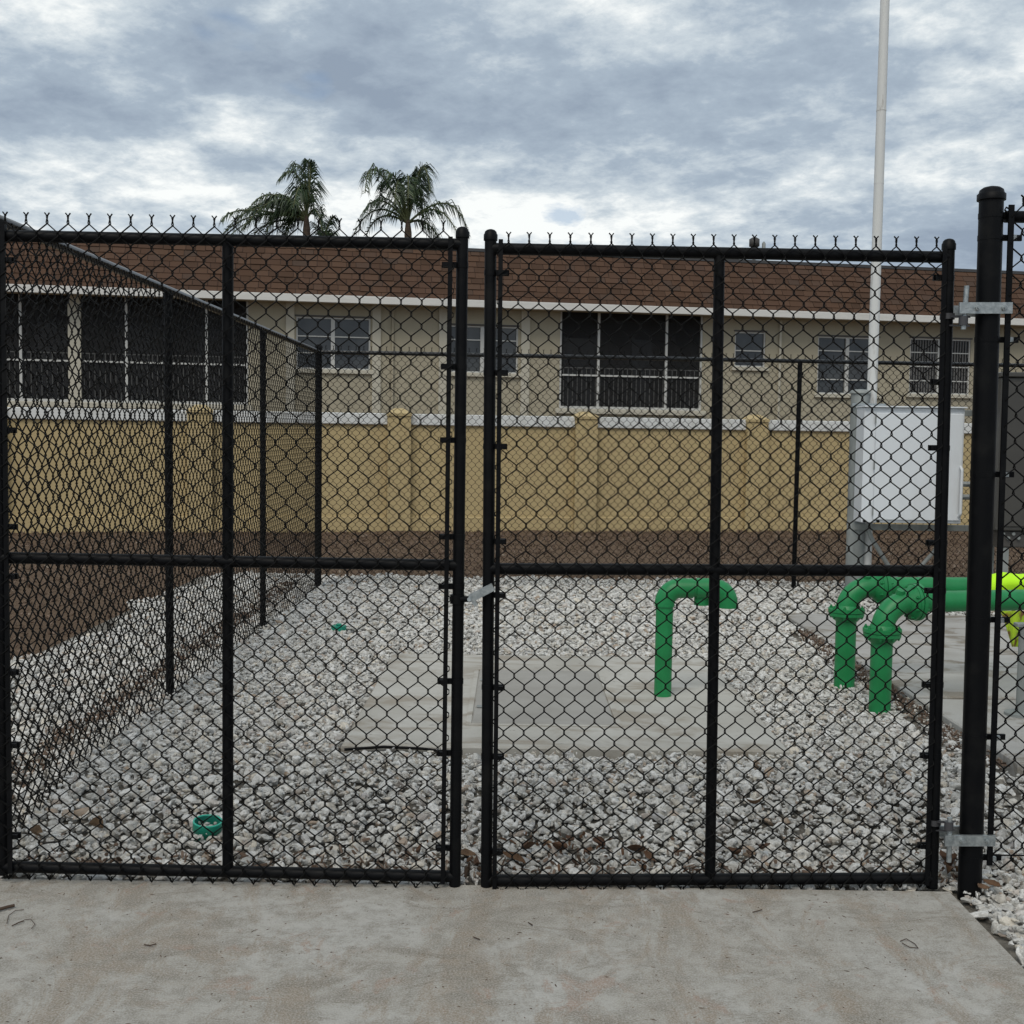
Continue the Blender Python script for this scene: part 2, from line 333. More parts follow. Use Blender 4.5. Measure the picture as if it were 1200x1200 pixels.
# ------------------------------------------------------------------ setting: ground sheets
def sheet(name, xs, ys, zf, mat, kind='structure'):
    V = [(x, y, zf(x, y)) for y in ys for x in xs]; n = len(xs)
    Q = [(j * n + i, j * n + i + 1, (j + 1) * n + i + 1, (j + 1) * n + i) for j in range(len(ys) - 1) for i in range(n - 1)]
    o = npmesh(name, V, Q, mat); return tag(o, kind=kind)
def rough(x, y, a=0.03, s=1.3): return a * mnoise.noise(Vector((x * s, y * s, 0)))
xs = list(np.concatenate([np.linspace(-400, -12, 12), np.linspace(-10, 10, 70), np.linspace(12, 400, 12)]))
ys = list(np.concatenate([np.linspace(-60, 2, 8), np.linspace(2.5, 20, 80), np.linspace(22, 700, 30)]))
o = sheet('ground', xs, ys, lambda x, y: (gz(x, y) if y < 24 else gz(x, 24)) - 0.035 + (rough(x, y) + rough(x, y, 0.012, 6) if 2 < y < 20 and abs(x) < 10 else 0) - (0.10 if y < 4.4 and -7 < x < 1.9 else 0), mulchM)
tag(o, 'brown mulch ground round the fenced yard and up to the yellow wall')
# bare soil under the stones
PADZ = 0.178
pc = [PZ(402, 873, PADZ), PZ(930, 878, PADZ), PZ(824, 769, PADZ), PZ(457, 767, PADZ)]
padx0 = (pc[0].x + pc[3].x) / 2; padx1 = (pc[1].x + pc[2].x) / 2; pady0 = (pc[0].y + pc[1].y) / 2; pady1 = (pc[2].y + pc[3].y) / 2
def PF(x, y): return padx0 - 0.05 < x < padx1 and pady0 - 0.12 < y < pady0 + 0.15
GX0, GX1, GY1 = -3.35, 2.62, 12.75
xs = list(np.linspace(GX0 - 0.1, 5.0, 90)); ys = list(np.linspace(4.5, GY1, 90))
o = sheet('soil_bed', xs, ys, lambda x, y: gz(x, y) - 0.012 + rough(x, y, 0.006, 9) - (0.045 if PF(x, y) else 0), soil)
tag(o, 'dark soil showing between the white rocks')
o = sheet('soil_verge', list(np.linspace(1.62, 6, 30)), list(np.linspace(2.0, 4.5, 20)), lambda x, y: gz(x, y) - 0.012 + rough(x, y, 0.006, 9), soil)
tag(o, 'dark soil beside the concrete apron')
# apron in front of the gate
AX = PZ(1112, 1042, 0.0).x; AY = PZ(600, 1037, 0.0).y
apron = MB().box(-6, AX, -3.0, AY, -0.14, 0.0, 0.008).build('concrete_apron', conc); tag(apron, 'stained grey concrete apron in front of the double gate', kind='structure')
# slab under the green pipes
sz = 0.20
SX0 = PZ(920, 718, sz).x - 0.02; SY1 = PZ(1000, 719, sz).y
slab = empty('concrete_slab', (SX0, 5.6, sz), 'broad grey concrete slab under the green pipes at the right', 'slab'); slab['kind'] = 'structure'
del slab['category']
sy = [5.55, 7.0, PZ(1100, 777, sz).y, PZ(1100, 752, sz).y, SY1]
for k in range(4):
    part(MB().box(SX0 + (0 if k % 2 else 0.006), 6.5, sy[k] + 0.022, sy[k + 1] - 0.022, sz - 0.12 - 0.002 * k, sz + (0.004 if k == 1 else 0), 0.008), 'slab_section', slabM, slab)

# ------------------------------------------------------------------ gravel
def ico(sub):
    t = (1 + 5 ** 0.5) / 2
    v = [(-1, t, 0), (1, t, 0), (-1, -t, 0), (1, -t, 0), (0, -1, t), (0, 1, t), (0, -1, -t), (0, 1, -t), (t, 0, -1), (t, 0, 1), (-t, 0, -1), (-t, 0, 1)]
    f = [(0, 11, 5), (0, 5, 1), (0, 1, 7), (0, 7, 10), (0, 10, 11), (1, 5, 9), (5, 11, 4), (11, 10, 2), (10, 7, 6), (7, 1, 8), (3, 9, 4), (3, 4, 2), (3, 2, 6), (3, 6, 8), (3, 8, 9), (4, 9, 5), (2, 4, 11), (6, 2, 10), (8, 6, 7), (9, 8, 1)]
    v = [np.array(a, float) / np.linalg.norm(a) for a in v]
    for _ in range(sub):
        c = {}; nf = []
        def mid(a, b):
            k = (min(a, b), max(a, b))
            if k not in c:
                m_ = v[a] + v[b]; v.append(m_ / np.linalg.norm(m_)); c[k] = len(v) - 1
            return c[k]
        for a, b, d in f:
            x, y, z = mid(a, b), mid(b, d), mid(d, a); nf += [(a, x, z), (b, y, x), (d, z, y), (x, y, z)]
        f = nf
    return np.array(v), np.array(f, dtype=np.int32)
def stones_var(sub, n, amp):
    v, f = ico(sub); out_ = []
    for k in range(n):
        w = v.copy()
        for _ in range(9 if sub else 5):       # shave flats to give broken faces
            d = rng.normal(size=3); d /= np.linalg.norm(d); h = rng.uniform(0.38, 0.85)
            p = w @ d; w -= np.outer(np.maximum(p - h, 0), d)
        w *= (1 + amp * rng.normal(size=(len(w), 1)))
        out_.append(w)
    return out_, f
def randrot(n):
    q_ = rng.normal(size=(n, 4)); q_ /= np.linalg.norm(q_, axis=1, keepdims=True); w, x, y, z = q_.T
    return np.stack([1 - 2 * (y * y + z * z), 2 * (x * y - z * w), 2 * (x * z + y * w), 2 * (x * y + z * w), 1 - 2 * (x * x + z * z), 2 * (y * z - x * w), 2 * (x * z - y * w), 2 * (y * z + x * w), 1 - 2 * (x * x + y * y)], 1).reshape(n, 3, 3)
VAR = {0: stones_var(0, 14, 0.05), 1: stones_var(1, 16, 0.03)}
def gz_np(x, y):
    t = np.clip((y - 4.5) / 1.05, 0, 1); t = t * t * (3 - 2 * t)
    return -0.02 + 0.15 * t + 0.06 * np.clip((y - 6) / 6, 0, 1) + 0.012 * np.maximum(0, y - 12)
gV = []; gF = []; gn = 0
def scatter(x0, x1, y0, y1, s, smin, smax, sub, lift, keep):
    global gn
    X, Y = np.meshgrid(np.arange(x0, x1, s), np.arange(y0, y1, s)); X = X.ravel() + rng.uniform(-.5, .5, X.size) * s; Y = Y.ravel() + rng.uniform(-.5, .5, Y.size) * s
    k = keep(X, Y); X = X[k]; Y = Y[k]; n = len(X)
    if n == 0: return
    r = smin + (smax - smin) * rng.random(n) ** 1.5
    Rm = randrot(n); S3 = r[:, None] * np.stack([rng.uniform(0.85, 1.5, n), rng.uniform(0.55, 1.0, n), rng.uniform(0.28, 0.72, n)], 1)
    tilt = rng.normal(size=(n, 2)) * 0.35; yaw = rng.uniform(0, 2 * PI, n)
    cyw, syw = np.cos(yaw), np.sin(yaw); ca, sa = np.cos(tilt[:, 0]), np.sin(tilt[:, 0]); cb, sb = np.cos(tilt[:, 1]), np.sin(tilt[:, 1])
    Z_ = np.zeros(n); O_ = np.ones(n)
    Rz = np.stack([cyw, -syw, Z_, syw, cyw, Z_, Z_, Z_, O_], 1).reshape(n, 3, 3)
    Rx = np.stack([O_, Z_, Z_, Z_, ca, -sa, Z_, sa, ca], 1).reshape(n, 3, 3)
    Ry = np.stack([cb, Z_, sb, Z_, O_, Z_, -sb, Z_, cb], 1).reshape(n, 3, 3)
    flat = np.einsum('nij,njk,nkl->nil', Rz, Rx, Ry)
    free = rng.random(n) < 0.22; flat[free] = Rm[free]
    vs, f = VAR[sub]; vi = rng.integers(0, len(vs), n); base = np.array(vs)[vi]
    P_ = np.einsum('nij,nvj->nvi', flat, base * S3[:, None, :])
    z = gz_np(X, Y) + lift * rng.random(n) + S3[:, 2] * 0.5 + 0.006 * np.sin(X * 7) * np.sin(Y * 5)
    P_ += np.stack([X, Y, z], 1)[:, None, :]
    nv = base.shape[1]
    gV.append(P_.reshape(-1, 3)); gF.append((f[None] + (np.arange(n) * nv)[:, None, None] + gn).reshape(-1, 3)); gn += n * nv
def inyard(X, Y):
    onpad = (X > padx0 - 0.012) & (X < padx1 + 0.008 - 0.05 * (rng.random(X.shape) < 0.4)) & (Y > pady0 - 0.0) & (Y < pady1 - 0.01)
    onpad = onpad | ((X > padx0 - 0.01) & (X < padx1 - 0.35) & (Y > pady0 - 0.055 + 0.03 * np.sin(X * 9)) & (Y < pady0 + 0.02))
    onslab = (X > SX0 + 0.0 + 0.06 * np.sin(Y * 3)) & (Y > 5.55)
    edge = (X > GX0 + 0.12 * np.sin(Y * 2.2) + 0.06 * np.sin(Y * 7)) & (Y < GY1 + 0.08 * np.sin(X * 4))
    onap = (Y < AY + 0.03) & (X < AX + 0.03)
    thin = ((np.abs(X + 2.33) < 0.10) & (rng.random(X.shape) < 0.45)) | ((np.abs(X - SX0 + 0.10) < 0.10) & (Y < 9.5) & (rng.random(X.shape) < 0.6))
    return ~onpad & ~onslab & edge & ~onap & ~thin
def far(X, Y): return inyard(X, Y)
scatter(-3.5, 4.2, 3.0, 6.4, 0.047, 0.020, 0.042, 1, 0.000, inyard)
scatter(-2.6, 4.2, 3.0, 6.4, 0.058, 0.014, 0.038, 1, 0.024, inyard)
scatter(-2.6, 4.2, 3.0, 6.4, 0.028, 0.006, 0.017, 0, 0.040, inyard)
scatter(-3.5, 3.0, 6.4, 9.0, 0.043, 0.018, 0.038, 0, 0.000, inyard)
scatter(-3.5, 3.0, 6.4, 9.0, 0.052, 0.014, 0.036, 0, 0.024, inyard)
scatter(-2.4, 3.0, 6.4, 9.0, 0.036, 0.007, 0.018, 0, 0.040, inyard)
scatter(-3.5, 3.0, 9.0, 12.9, 0.045, 0.018, 0.036, 0, 0.010, inyard)
scatter(-3.5, 3.0, 9.0, 12.9, 0.060, 0.014, 0.036, 0, 0.026, inyard)
scatter(2.4, 5.6, SY1 + 0.02, 12.9, 0.055, 0.020, 0.040, 0, 0.015, lambda X, Y: Y < GY1)
o = npmesh('gravel', np.concatenate(gV), np.concatenate(gF), stone, smooth=False)
tag(o, 'loose white and grey shell rock filling the fenced yard', kind='stuff')
# mulch chips
def chips(name, X, Y, r0, r1, mat, dz=0.0):
    n = len(X); vs, f = ico(0); Rm = randrot(n)
    S3 = np.stack([rng.uniform(r0, r1, n), rng.uniform(r0, r1, n) * 0.35, rng.uniform(r0, r1, n) * 0.15], 1)
    P_ = np.einsum('nij,nvj->nvi', Rm, vs[None] * S3[:, None, :]); P_ += np.stack([X, Y, gz_np(X, Y) + dz + 0.01 * rng.random(n)], 1)[:, None, :]
    return npmesh(name, P_.reshape(-1, 3), (f[None] + (np.arange(n) * 12)[:, None, None]).reshape(-1, 3), mat, smooth=False)
N = 26000
X = rng.uniform(-9, 9, N); Y = 7.0 + 13 * rng.random(N) ** 0.8
k = (Y > GY1) | (X < GX0 + 0.05); X = X[k]; Y = Y[k]
o = chips('mulch_chips', X, Y, 0.015, 0.042, chipM, -0.028); tag(o, 'loose brown bark chips lying on the mulch beds', kind='stuff')
N = 1300
Y = np.concatenate([rng.uniform(4.6, 12, N), rng.uniform(5.6, 9.5, 900)]); X = np.concatenate([-2.33 + rng.normal(size=N) * 0.06, SX0 - 0.07 + rng.normal(size=900) * 0.05])
XL = rng.normal(size=60) * 0.32 + 0.32; YL_ = AY + 0.08 + rng.random(60) * 0.34
o = chips('leaf_scraps', XL, YL_, 0.010, 0.026, leafM, 0.045); tag(o, 'scraps of brown dead leaves scattered on the rocks behind the right gate leaf', kind='stuff')
Xn = rng.uniform(-2.2, 1.9, 700); Yn = AY + 0.05 + np.abs(rng.normal(size=700)) * 0.12
X = np.concatenate([X, Xn]); Y = np.concatenate([Y, Yn])
o = chips('leaf_litter', X, Y, 0.008, 0.03, chipM, 0.028); tag(o, 'brown leaf litter caught along the fence foot and slab edge', kind='stuff')

# ------------------------------------------------------------------ chain link
def zigmesh(name, corners, c0, c1, rows, mat, r, nrm, t, parent, ns=4, tips=True, curl=True, weave=0.0035):
    """corners: bl, br, tl, tr of the fabric (columns c0..c1, even columns carry tips)."""
    bl, br, tl, tr = [np.array(c) for c in corners]; nrm = np.array(nrm, float); nc = c1 - c0
    def at(c, v, d):     # c in column units, v in 0..1
        a = (c - c0) / nc
        return (bl * (1 - a) + br * a) * (1 - v) + (tl * (1 - a) + tr * a) * v + nrm * d
    H = np.linalg.norm(tl - bl); Wd = np.linalg.norm(br - bl) / nc; hk = 0.006 / H; ox = weave * 0.6 / Wd
    V = []; Q = []; base = 0
    ang = 2 * PI * (np.arange(ns) + 0.5) / ns
    dh = 1.0 / (2 * rows)
    for i in range(c0, c1):
        P_ = []
        even_left = (i % 2 == 0)
        seg0 = 0
        for kx in range(0, 2 * rows + 1):
            left = (kx % 2 == 0) == even_left
            c = i - ox if left else i + 1 + ox
            v = kx * dh; s_ = 1 if left else -1
            if kx == 0:
                P_.append(at(c, v, -t * s_))
            elif kx == 2 * rows:
                P_.append(at(c, v, t * s_))
            else:
                P_.append(at(c, v - hk, t * s_ * -1)); P_.append(at(c, v + hk, t * s_))
        left0 = even_left; cc = i if left0 else i + 1
        if curl:
            sgn = 1 if left0 else -1
            P_ = [at(cc + sgn * 0.30, 0.010 * 2.44 / H, -0.004), at(cc + sgn * 0.16, -0.0005, -0.006), at(cc - sgn * 0.02, -0.0045, -0.004), at(cc - sgn * 0.14, -0.001, 0.0), at(cc - sgn * 0.1, 0.0035, 0.003)][::-1] [:4] + P_ [1:]
        if tips:
            sg = 1 if left0 else -1; L = 0.029 / H; w = 0.0030 / Wd
            for j in range(1, 7):
                a = PI * j * 0.8
                P_.append(at(cc + sg * w * math.cos(a), 1 + L * j / 6, 0.0034 * math.sin(a) * sg))
            P_.append(at(cc - sg * 0.009 / Wd, 1 + L + 0.008 / H, 0))
        P_ = np.array(P_); n = len(P_)
        T = np.empty_like(P_); T[1:-1] = P_[2:] - P_[:-2]; T[0] = P_[1] - P_[0]; T[-1] = P_[-1] - P_[-2]
        T /= np.linalg.norm(T, axis=1, keepdims=True)
        A = np.cross(T, nrm); A /= np.maximum(np.linalg.norm(A, axis=1, keepdims=True), 1e-6); B = np.cross(T, A)
        ring = P_[:, None, :] + r * (A[:, None, :] * np.cos(ang)[None, :, None] + B[:, None, :] * np.sin(ang)[None, :, None])
        V.append(ring.reshape(-1, 3))
        i0 = np.arange(n - 1)[:, None] * ns + np.arange(ns)[None]; i1 = np.arange(n - 1)[:, None] * ns + (np.arange(ns)[None] + 1) % ns
        Q.append((np.stack([i0, i1, i1 + ns, i0 + ns], 2) + base).reshape(-1, 4)); base += n * ns
    o = npmesh(name, np.concatenate(V), np.concatenate(Q), mat)
    par = parent; M = Matrix.LocRotScale(par.location, par.rotation_euler, par.scale); o.data.transform(M.inverted()); o.parent = parent
    o['kind'] = 'stuff'
    return o
NF = Vector((0, -1, 0))

def domecap(mb, c, r, h=0.02):
    c = Vector(c); prof = [(r * 1.18, -0.022), (r * 1.18, 0.0), (r * 1.05, 0.004), (r * 0.98, h * 0.55), (r * 0.7, h * 0.85), (r * 0.3, h)]
    return mb.tube([c + Vector((0, 0, z)) for _, z in prof], [q_ for q_, _ in prof], 20)
def band(root, c, axis_dir, r, toward, reach, bolt_r=0.0065, silver=False):
    """tension band round a post, with its tab and bolt"""
    b = MB(); c = Vector(c); ax = Vector(axis_dir).normalized(); tw = Vector(toward).normalized()
    b.tube([c - ax * 0.010, c + ax * 0.010], r + 0.0016, 20, smooth=False)
    b.obox(c + tw * (r + reach) / 2 + NF * 0.004, tw, NF, ax, (r + reach) / 2, 0.006, 0.011)
    p_ = part(b, 'tension_band', black, root)
    k = MB(); e_ = c + tw * (reach + 0.001)
    k.tube([e_ + NF * 0.000, e_ + NF * 0.030], [bolt_r * 1.25] * 2, 8)
    k.obox(e_ + tw * 0.006 + NF * 0.018, tw, NF, ax, 0.010, 0.010, 0.0085)
    bo = k.build('bolt', galv if silver else black); M = Matrix.LocRotScale(root.location, root.rotation_euler, root.scale)
    bo.data.transform(M.inverted()); bo.parent = p_

R_ST = 0.0225
def gate(label, YL, YR, stl, stm, str_, rails, tbl, tbr, tips, bands_l, bands_r, latchy=None):
    """stl/stm/str_: (xtop,ytop,xbot,ybot) pixel ends of the stiles; rails: (xl,yl,xr,yr)"""
    xL = stl[0]; xR = str_[0]
    def yy(px): return YL + (YR - YL) * (px - xL) / (xR - xL)
    root = empty('gate_leaf', PY((stl[2] + str_[2]) / 2, 1040, (YL + YR) / 2), label, 'gate', 'leaves of the double chain link gate')
    for nm, s_, cap in (('stile', stl, True), ('middle_stile', stm, False), ('stile', str_, True)):
        a = PY(s_[2], s_[3], yy(s_[2])); b = PY(s_[0], s_[1], yy(s_[0]))
        mb = MB().tube([a, b], R_ST if cap else R_ST * 0.94, 20); st_ = part(mb, nm, black, root)
        if cap:
            cp = domecap(MB(), b, R_ST).build('cap', black); cp.data.transform(Matrix.Translation(-root.location)); cp.parent = st_
    for nm, r_ in zip(('top_rail', 'middle_rail', 'bottom_rail'), rails):
        a = PY(r_[0], r_[1], yy(r_[0])); b = PY(r_[2], r_[3], yy(r_[2]))
        part(MB().tube([a, b], R_ST, 20), nm, black, root)
    off = NF * 0.030
    for tb in (tbl, tbr):
        a = PY(tb[2], tb[3], yy(tb[2])) + off; b = PY(tb[0], tb[1], yy(tb[0])) + off
        ax = (b - a).normalized()
        part(MB().obox((a + b) / 2, Vector((1, 0, 0)), NF, ax, 0.0085, 0.004, (b - a).length / 2), 'tension_bar', black, root)
    # fabric
    (tx0, ty0), (tx1, ty1), (bx0, by0), (bx1, by1) = tips     # tip columns 0 and 42
    def P_(px, py): return PY(px, py, yy(px) - 0.032)
    T0, T1, B0, B1 = P_(tx0, ty0), P_(tx1, ty1), P_(bx0, by0), P_(bx1, by1)
    dT = (T1 - T0) / 42; dB = (B1 - B0) / 42
    fab = zigmesh('chain_link_mesh', (B0 - dB, B1 + dB, T0 - dT, T1 + dT), -1, 43, 28, wire, 0.0030, NF, 0.0034, root)
    for s_, ys_, tw, tbx in ((stl, bands_l, 1, tbl), (str_, bands_r, -1, tbr)):
        for y_ in ys_:
            f_ = (y_ - s_[1]) / (s_[3] - s_[1]); px = s_[0] + (s_[2] - s_[0]) * f_; bx = tbx[0] + (tbx[2] - tbx[0]) * (y_ - tbx[1]) / (tbx[3] - tbx[1])
            a = PY(px, y_, yy(px)); rch = abs(bx - px) / F * yy(px) + 0.010
            band(root, a, (0, 0, 1), R_ST, (tw, 0, 0), rch)
    return root, yy
leafL, yyL = gate('left leaf of the black double gate, hinged beyond the left edge of the frame', 4.40, 4.42,
    (-1, 262, 4, 1024), (267, 284, 267, 1020), (542, 272, 533, 1040),
    [(0, 276.3, 541, 286.5), (2, 653.5, 537, 662.5), (4, 1015.5, 533, 1027)],
    (7, 262, 16, 1020), (528.5, 279, 519.5, 1032),
    ((6, 260), (519.5, 270), (10, 1027), (511, 1038)),
    [305, 390, 504, 617, 675, 787, 872, 978], [311, 430, 516, 629, 687, 798, 882, 993])
leafR, yyR = gate('right leaf of the black double gate, hinged on the thick black post', 4.42, 4.475,
    (575, 275, 570, 1044), (843, 300, 832, 1029), (1112, 286, 1092, 1040),
    [(576, 291.5, 1112, 301.5), (573, 666.5, 1100, 669), (570, 1031.5, 1093, 1029)],
    (587, 282, 579.5, 1044), (1104, 290, 1083, 1034),
    ((596, 283.5), (1097.5, 289), (588, 1044), (1078, 1037)),
    [320, 437, 523, 634, 697, 805, 886, 997], [326, 448, 525, 636, 692, 802, 885, 990])
# latch between the leaves
def P(px, py, Y): return PY(px, py, Y)
lt = MB(); c = P(551, 702, 4.39)
lt.tube([P(534, 702, 4.415) , c], 0.012, 10); lt.disc(P(536, 702, 4.42), (0, 0, 1), 0.028, 0.034, 20)
part(lt, 'latch_collar', black, leafL)
lk = MB(); a = P(556, 699, 4.365); b = P(577, 688, 4.365); d = (b - a).normalized(); up = d.cross(NF).normalized()
lk.obox((a + b) / 2, d, NF, up, (b - a).length / 2 + 0.004, 0.012, 0.0145)
lk.obox(P(554.5, 703, 4.368), d, NF, up, 0.008, 0.014, 0.024)
part(lk, 'fork_latch', galv, leafL)
part(MB().tube([P(550, 702.5, 4.40), P(550, 702.5, 4.345)], 0.0085, 10), 'latch_bolt', galv, leafL)

# ------------------------------------------------------------------ hinge post, hinges, right panel
HY = 4.43
pb = PY(1136, 1052, HY); pt = PY(1162, 228, HY)
post = empty('gate_post', (pb.x, pb.y, 0), 'thick black round gate post standing at the corner of the concrete apron', 'post')
sh = part(MB().tube([Vector((pb.x, pb.y, -0.10)) , pt], 0.0445, 28), 'post_shaft', black, post)
part(domecap(MB(), pt, 0.0445, 0.030), 'post_cap', black, post)
axp = (pt - pb).normalized()
def onpost(y_): f_ = (y_ - 228) / (1052 - 228); return pt + (pb - pt) * f_
for y_ in (252, 277, 393, 548, 718, 857, 1002):
    c = onpost(y_)
    band(post, c, axp, 0.0445, (1, 0, 0), 0.072 if y_ > 260 else 0.075, 0.009, silver=(y_ > 260))
def hinge(px0, px1, y_, pinx, pin0, pin1, strap_y, strap_x0):
    a = PY(px0, y_, HY - 0.052); b = PY(px1, y_, HY - 0.052); d = (b - a).normalized(); up = Vector((0, 0, 1))
    h = part(MB().obox((a + b) / 2, d, NF, up, (b - a).length / 2, 0.006, 0.021), 'hinge_plate', galv, post)
    part(MB().obox((a + b) / 2 + Vector((0, 0.108, 0)), d, NF, up, (b - a).length / 2, 0.006, 0.021), 'hinge_plate', galv, post)
    for fx in (0.34, 0.84):
        q_ = a + (b - a) * fx; k = MB().disc(q_ + NF * 0.010, NF, 0.0115, 0.010, 6); k.disc(q_ + NF * 0.014, NF, 0.006, 0.016, 10)
        bo = k.build('bolt_head', galv); bo.data.transform(Matrix.Translation(-post.location)); bo.parent = h
    p0 = PY(pinx[0], pin0, HY - 0.04); p1 = PY(pinx[1], pin1, HY - 0.04)
    part(MB().tube([p1, p0], 0.0098, 14), 'hinge_pin', galv, post)
    part(MB().tube([(p0 + p1) / 2 + Vector((0, 0, 0.004)), (p0 + p1) / 2 - Vector((0, 0, 0.004))], 0.02, 14), 'hinge_collar', galv, post)
    # strap of the gate leaf
    s0 = PY(strap_x0, strap_y, yyR(strap_x0)); sp_ = PY(pinx[1], strap_y, HY - 0.04)
    k = MB(); k.disc(s0, (0, 0, 1), R_ST + 0.005, 0.022, 20)
    d2 = (sp_ - s0).normalized(); k.obox((s0 + sp_) / 2 + Vector((0.012, -0.0, 0)), d2, d2.cross(Vector((0, 0, 1))), Vector((0, 0, 1)), (sp_ - s0).length / 2, 0.018, 0.004)
    k.obox((s0 + sp_) / 2 + Vector((0.012, -0.0, -0.034)), d2, d2.cross(Vector((0, 0, 1))), Vector((0, 0, 1)), (sp_ - s0).length / 2, 0.018, 0.003)
    k.disc(sp_ - Vector((0, 0, 0.016)), (0, 0, 1), 0.017, 0.034, 16)
    part(k, 'hinge_strap', strapM, leafR)
hinge(1124, 1186, 361, (1133, 1129), 335, 386, 371, 1110)
hinge(1107, 1166, 985, (1113, 1112), 958, 1010, 963, 1094)
# fence panel to the right of the post
PYY = 4.42
pan = empty('fence_panel', (2.4, PYY, 0), 'black chain link fence panel right of the thick gate post, cut by the frame edge', 'fence')
tbt = PY(1185.5, 240, PYY - 0.03); tbb = PY(1159.5, 1014, PYY - 0.03)
part(MB().obox((tbt + tbb) / 2, Vector((1, 0, 0)), NF, (tbt - tbb).normalized(), 0.0105, 0.004, (tbt - tbb).length / 2), 'tension_bar', black, pan)
ra = PY(1178, 254, PYY); rb = Vector((ra.x + 2.2, PYY, ra.z))
part(MB().tube([ra, rb], 0.0225, 20), 'top_rail', black, pan)
part(MB().tube([PY(1186, 246, PYY - .03), PY(1179, 243, PYY - .035), PY(1177.5, 246, PYY - .035), PY(1181, 250, PYY - .03)], 0.0033, 6), 'loose_wire_end', wire, pan)
bw = PY(1158, 1002, PYY - 0.03); part(MB().tube([bw, bw + Vector((2.2, 0, 0))], 0.003, 6), 'tension_wire', wire, pan)
tl0 = PY(1186.5, 240, PYY - 0.032); bl0 = PY(1160, 1019, PYY - 0.032)
ncol = 46; wcol = 0.0405
zigmesh('chain_link_mesh', (bl0, bl0 + Vector((ncol * wcol, 0, 0)), tl0, tl0 + Vector((ncol * wcol, 0, 0))), 1, 1 + ncol, 26, wire, 0.0033, NF, 0.0034, pan, tips=True, curl=False)
ep = Vector((ra.x + 2.2, PYY, 0)); part(MB().tube([ep + Vector((0, 0, -0.1)), ep + Vector((0, 0, ra.z + 0.05))], 0.03, 20), 'end_post', black, pan)

# ------------------------------------------------------------------ side fence and back fence
FT = 2.62
def fence_line(name, label, A, B, posts, zt, group, nrm, railr=0.021, corner=None, rows=27, tips=True, wr=0.0028):
    A = Vector(A); B = Vector(B); d = (B - A); L = d.length; d.normalize()
    root = empty(name, (A.x, A.y, 0), label, 'fence', group)
    part(MB().tube([A + Vector((0, 0, zt)), B + Vector((0, 0, zt))], railr, 16), 'top_rail', railM, root)
    for s_, r_, h in posts:
        p_ = A + d * s_; po = part(MB().tube([p_ + Vector((0, 0, gz(p_.x, p_.y) - 0.1)), p_ + Vector((0, 0, zt + h))], r_, 16), 'post', black, root)
        if h > 0.03:
            cp = domecap(MB(), p_ + Vector((0, 0, zt + h)), r_).build('cap', black); cp.data.transform(Matrix.Translation(-root.location)); cp.parent = po
    nrm = Vector(nrm); n = int(round(L / 0.0388)); n += n % 2
    o_ = nrm * (railr + 0.006); g0 = gz(A.x, A.y) + 0.03; g1 = gz(B.x, B.y) + 0.03
    zigmesh('chain_link_mesh', (A + o_ + Vector((0, 0, g0)), B + o_ + Vector((0, 0, g1)), A + o_ + Vector((0, 0, zt + (0.03 if tips else -0.004))), B + o_ + Vector((0, 0, zt + (0.03 if tips else -0.004)))), 0, n, rows, wire, wr, nrm, 0.003, root, ns=4, tips=tips, curl=False)
    return root
def XY(px, py, Y): p_ = PY(px, py, Y); return (p_.x, p_.y, 0)
s7 = PY(198, 580, 7.0); s12 = PY(373, 560, 11.9)
dirs = (s12 - s7); kx = dirs.x / dirs.y
SF0 = (s7.x + kx * (4.46 - 7.0), 4.46, 0); SF1 = (s7.x + kx * 4.9, 11.9, 0)
L1 = (Vector(SF1) - Vector(SF0)).length
side = fence_line('chain_link_fence', 'black chain link fence running back along the left side of the yard', SF0, SF1,
    [(0.0, 0.036, 0.10), (2.54, 0.0245, -0.005), (4.99, 0.0245, -0.005)], FT, 'fences round the yard', (1, 0, 0), railr=0.0235, tips=False, wr=0.0031)
# back fence
B0 = Vector((SF1[0], 11.9, 0)); B1p = PY(1140, 560, 12.45); dB = (B1p - B0); dB.z = 0; dB.normalize()
BL = 9.2; B1 = B0 + dB * BL
s_mid = (PY(935, 560, 12.25).x - B0.x) / dB.x
back = fence_line('chain_link_fence', 'black chain link fence closing the far end of the yard before the yellow wall', B0, B1,
    [(0.0, 0.036, 0.06), (s_mid, 0.0245, -0.005), (s_mid + 2.6, 0.0245, -0.005), (BL, 0.036, 0.06)], FT, 'fences round the yard', (0, -1, 0))

# ------------------------------------------------------------------ pad, hatch, green gooseneck vent
pad = empty('concrete_pad', ((padx0 + padx1) / 2, (pady0 + pady1) / 2, 0), 'low rectangular concrete pad set in the white rock behind the gate', 'pad')
part(MB().box(padx0, padx1, pady0, pady1, 0.02, PADZ, 0.012), 'pad_block', padM, pad)
hz = PADZ + 0.004
h0 = PZ(552, 848, hz); h1 = PZ(722, 848, hz); h2 = PZ(704, 787, hz)
hx0, hx1, hy0, hy1 = h0.x, h1.x, h0.y, h2.y
part(MB().box(hx0 - 0.03, hx0, hy0, hy1, PADZ - 0.02, PADZ + 0.007).box(hx1, hx1 + 0.03, hy0, hy1, PADZ - 0.02, PADZ + 0.007).box(hx0 - 0.03, hx1 + 0.03, hy0 - 0.03, hy0, PADZ - 0.02, PADZ + 0.007).box(hx0 - 0.03, hx1 + 0.03, hy1, hy1 + 0.03, PADZ - 0.02, PADZ + 0.007), 'hatch_frame', padM, pad)
part(MB().box(hx0 + 0.006, hx1 - 0.006, hy0 + 0.006, hy1 - 0.006, PADZ, hz + 0.004, 0.003), 'hatch_door', hatchM, pad)
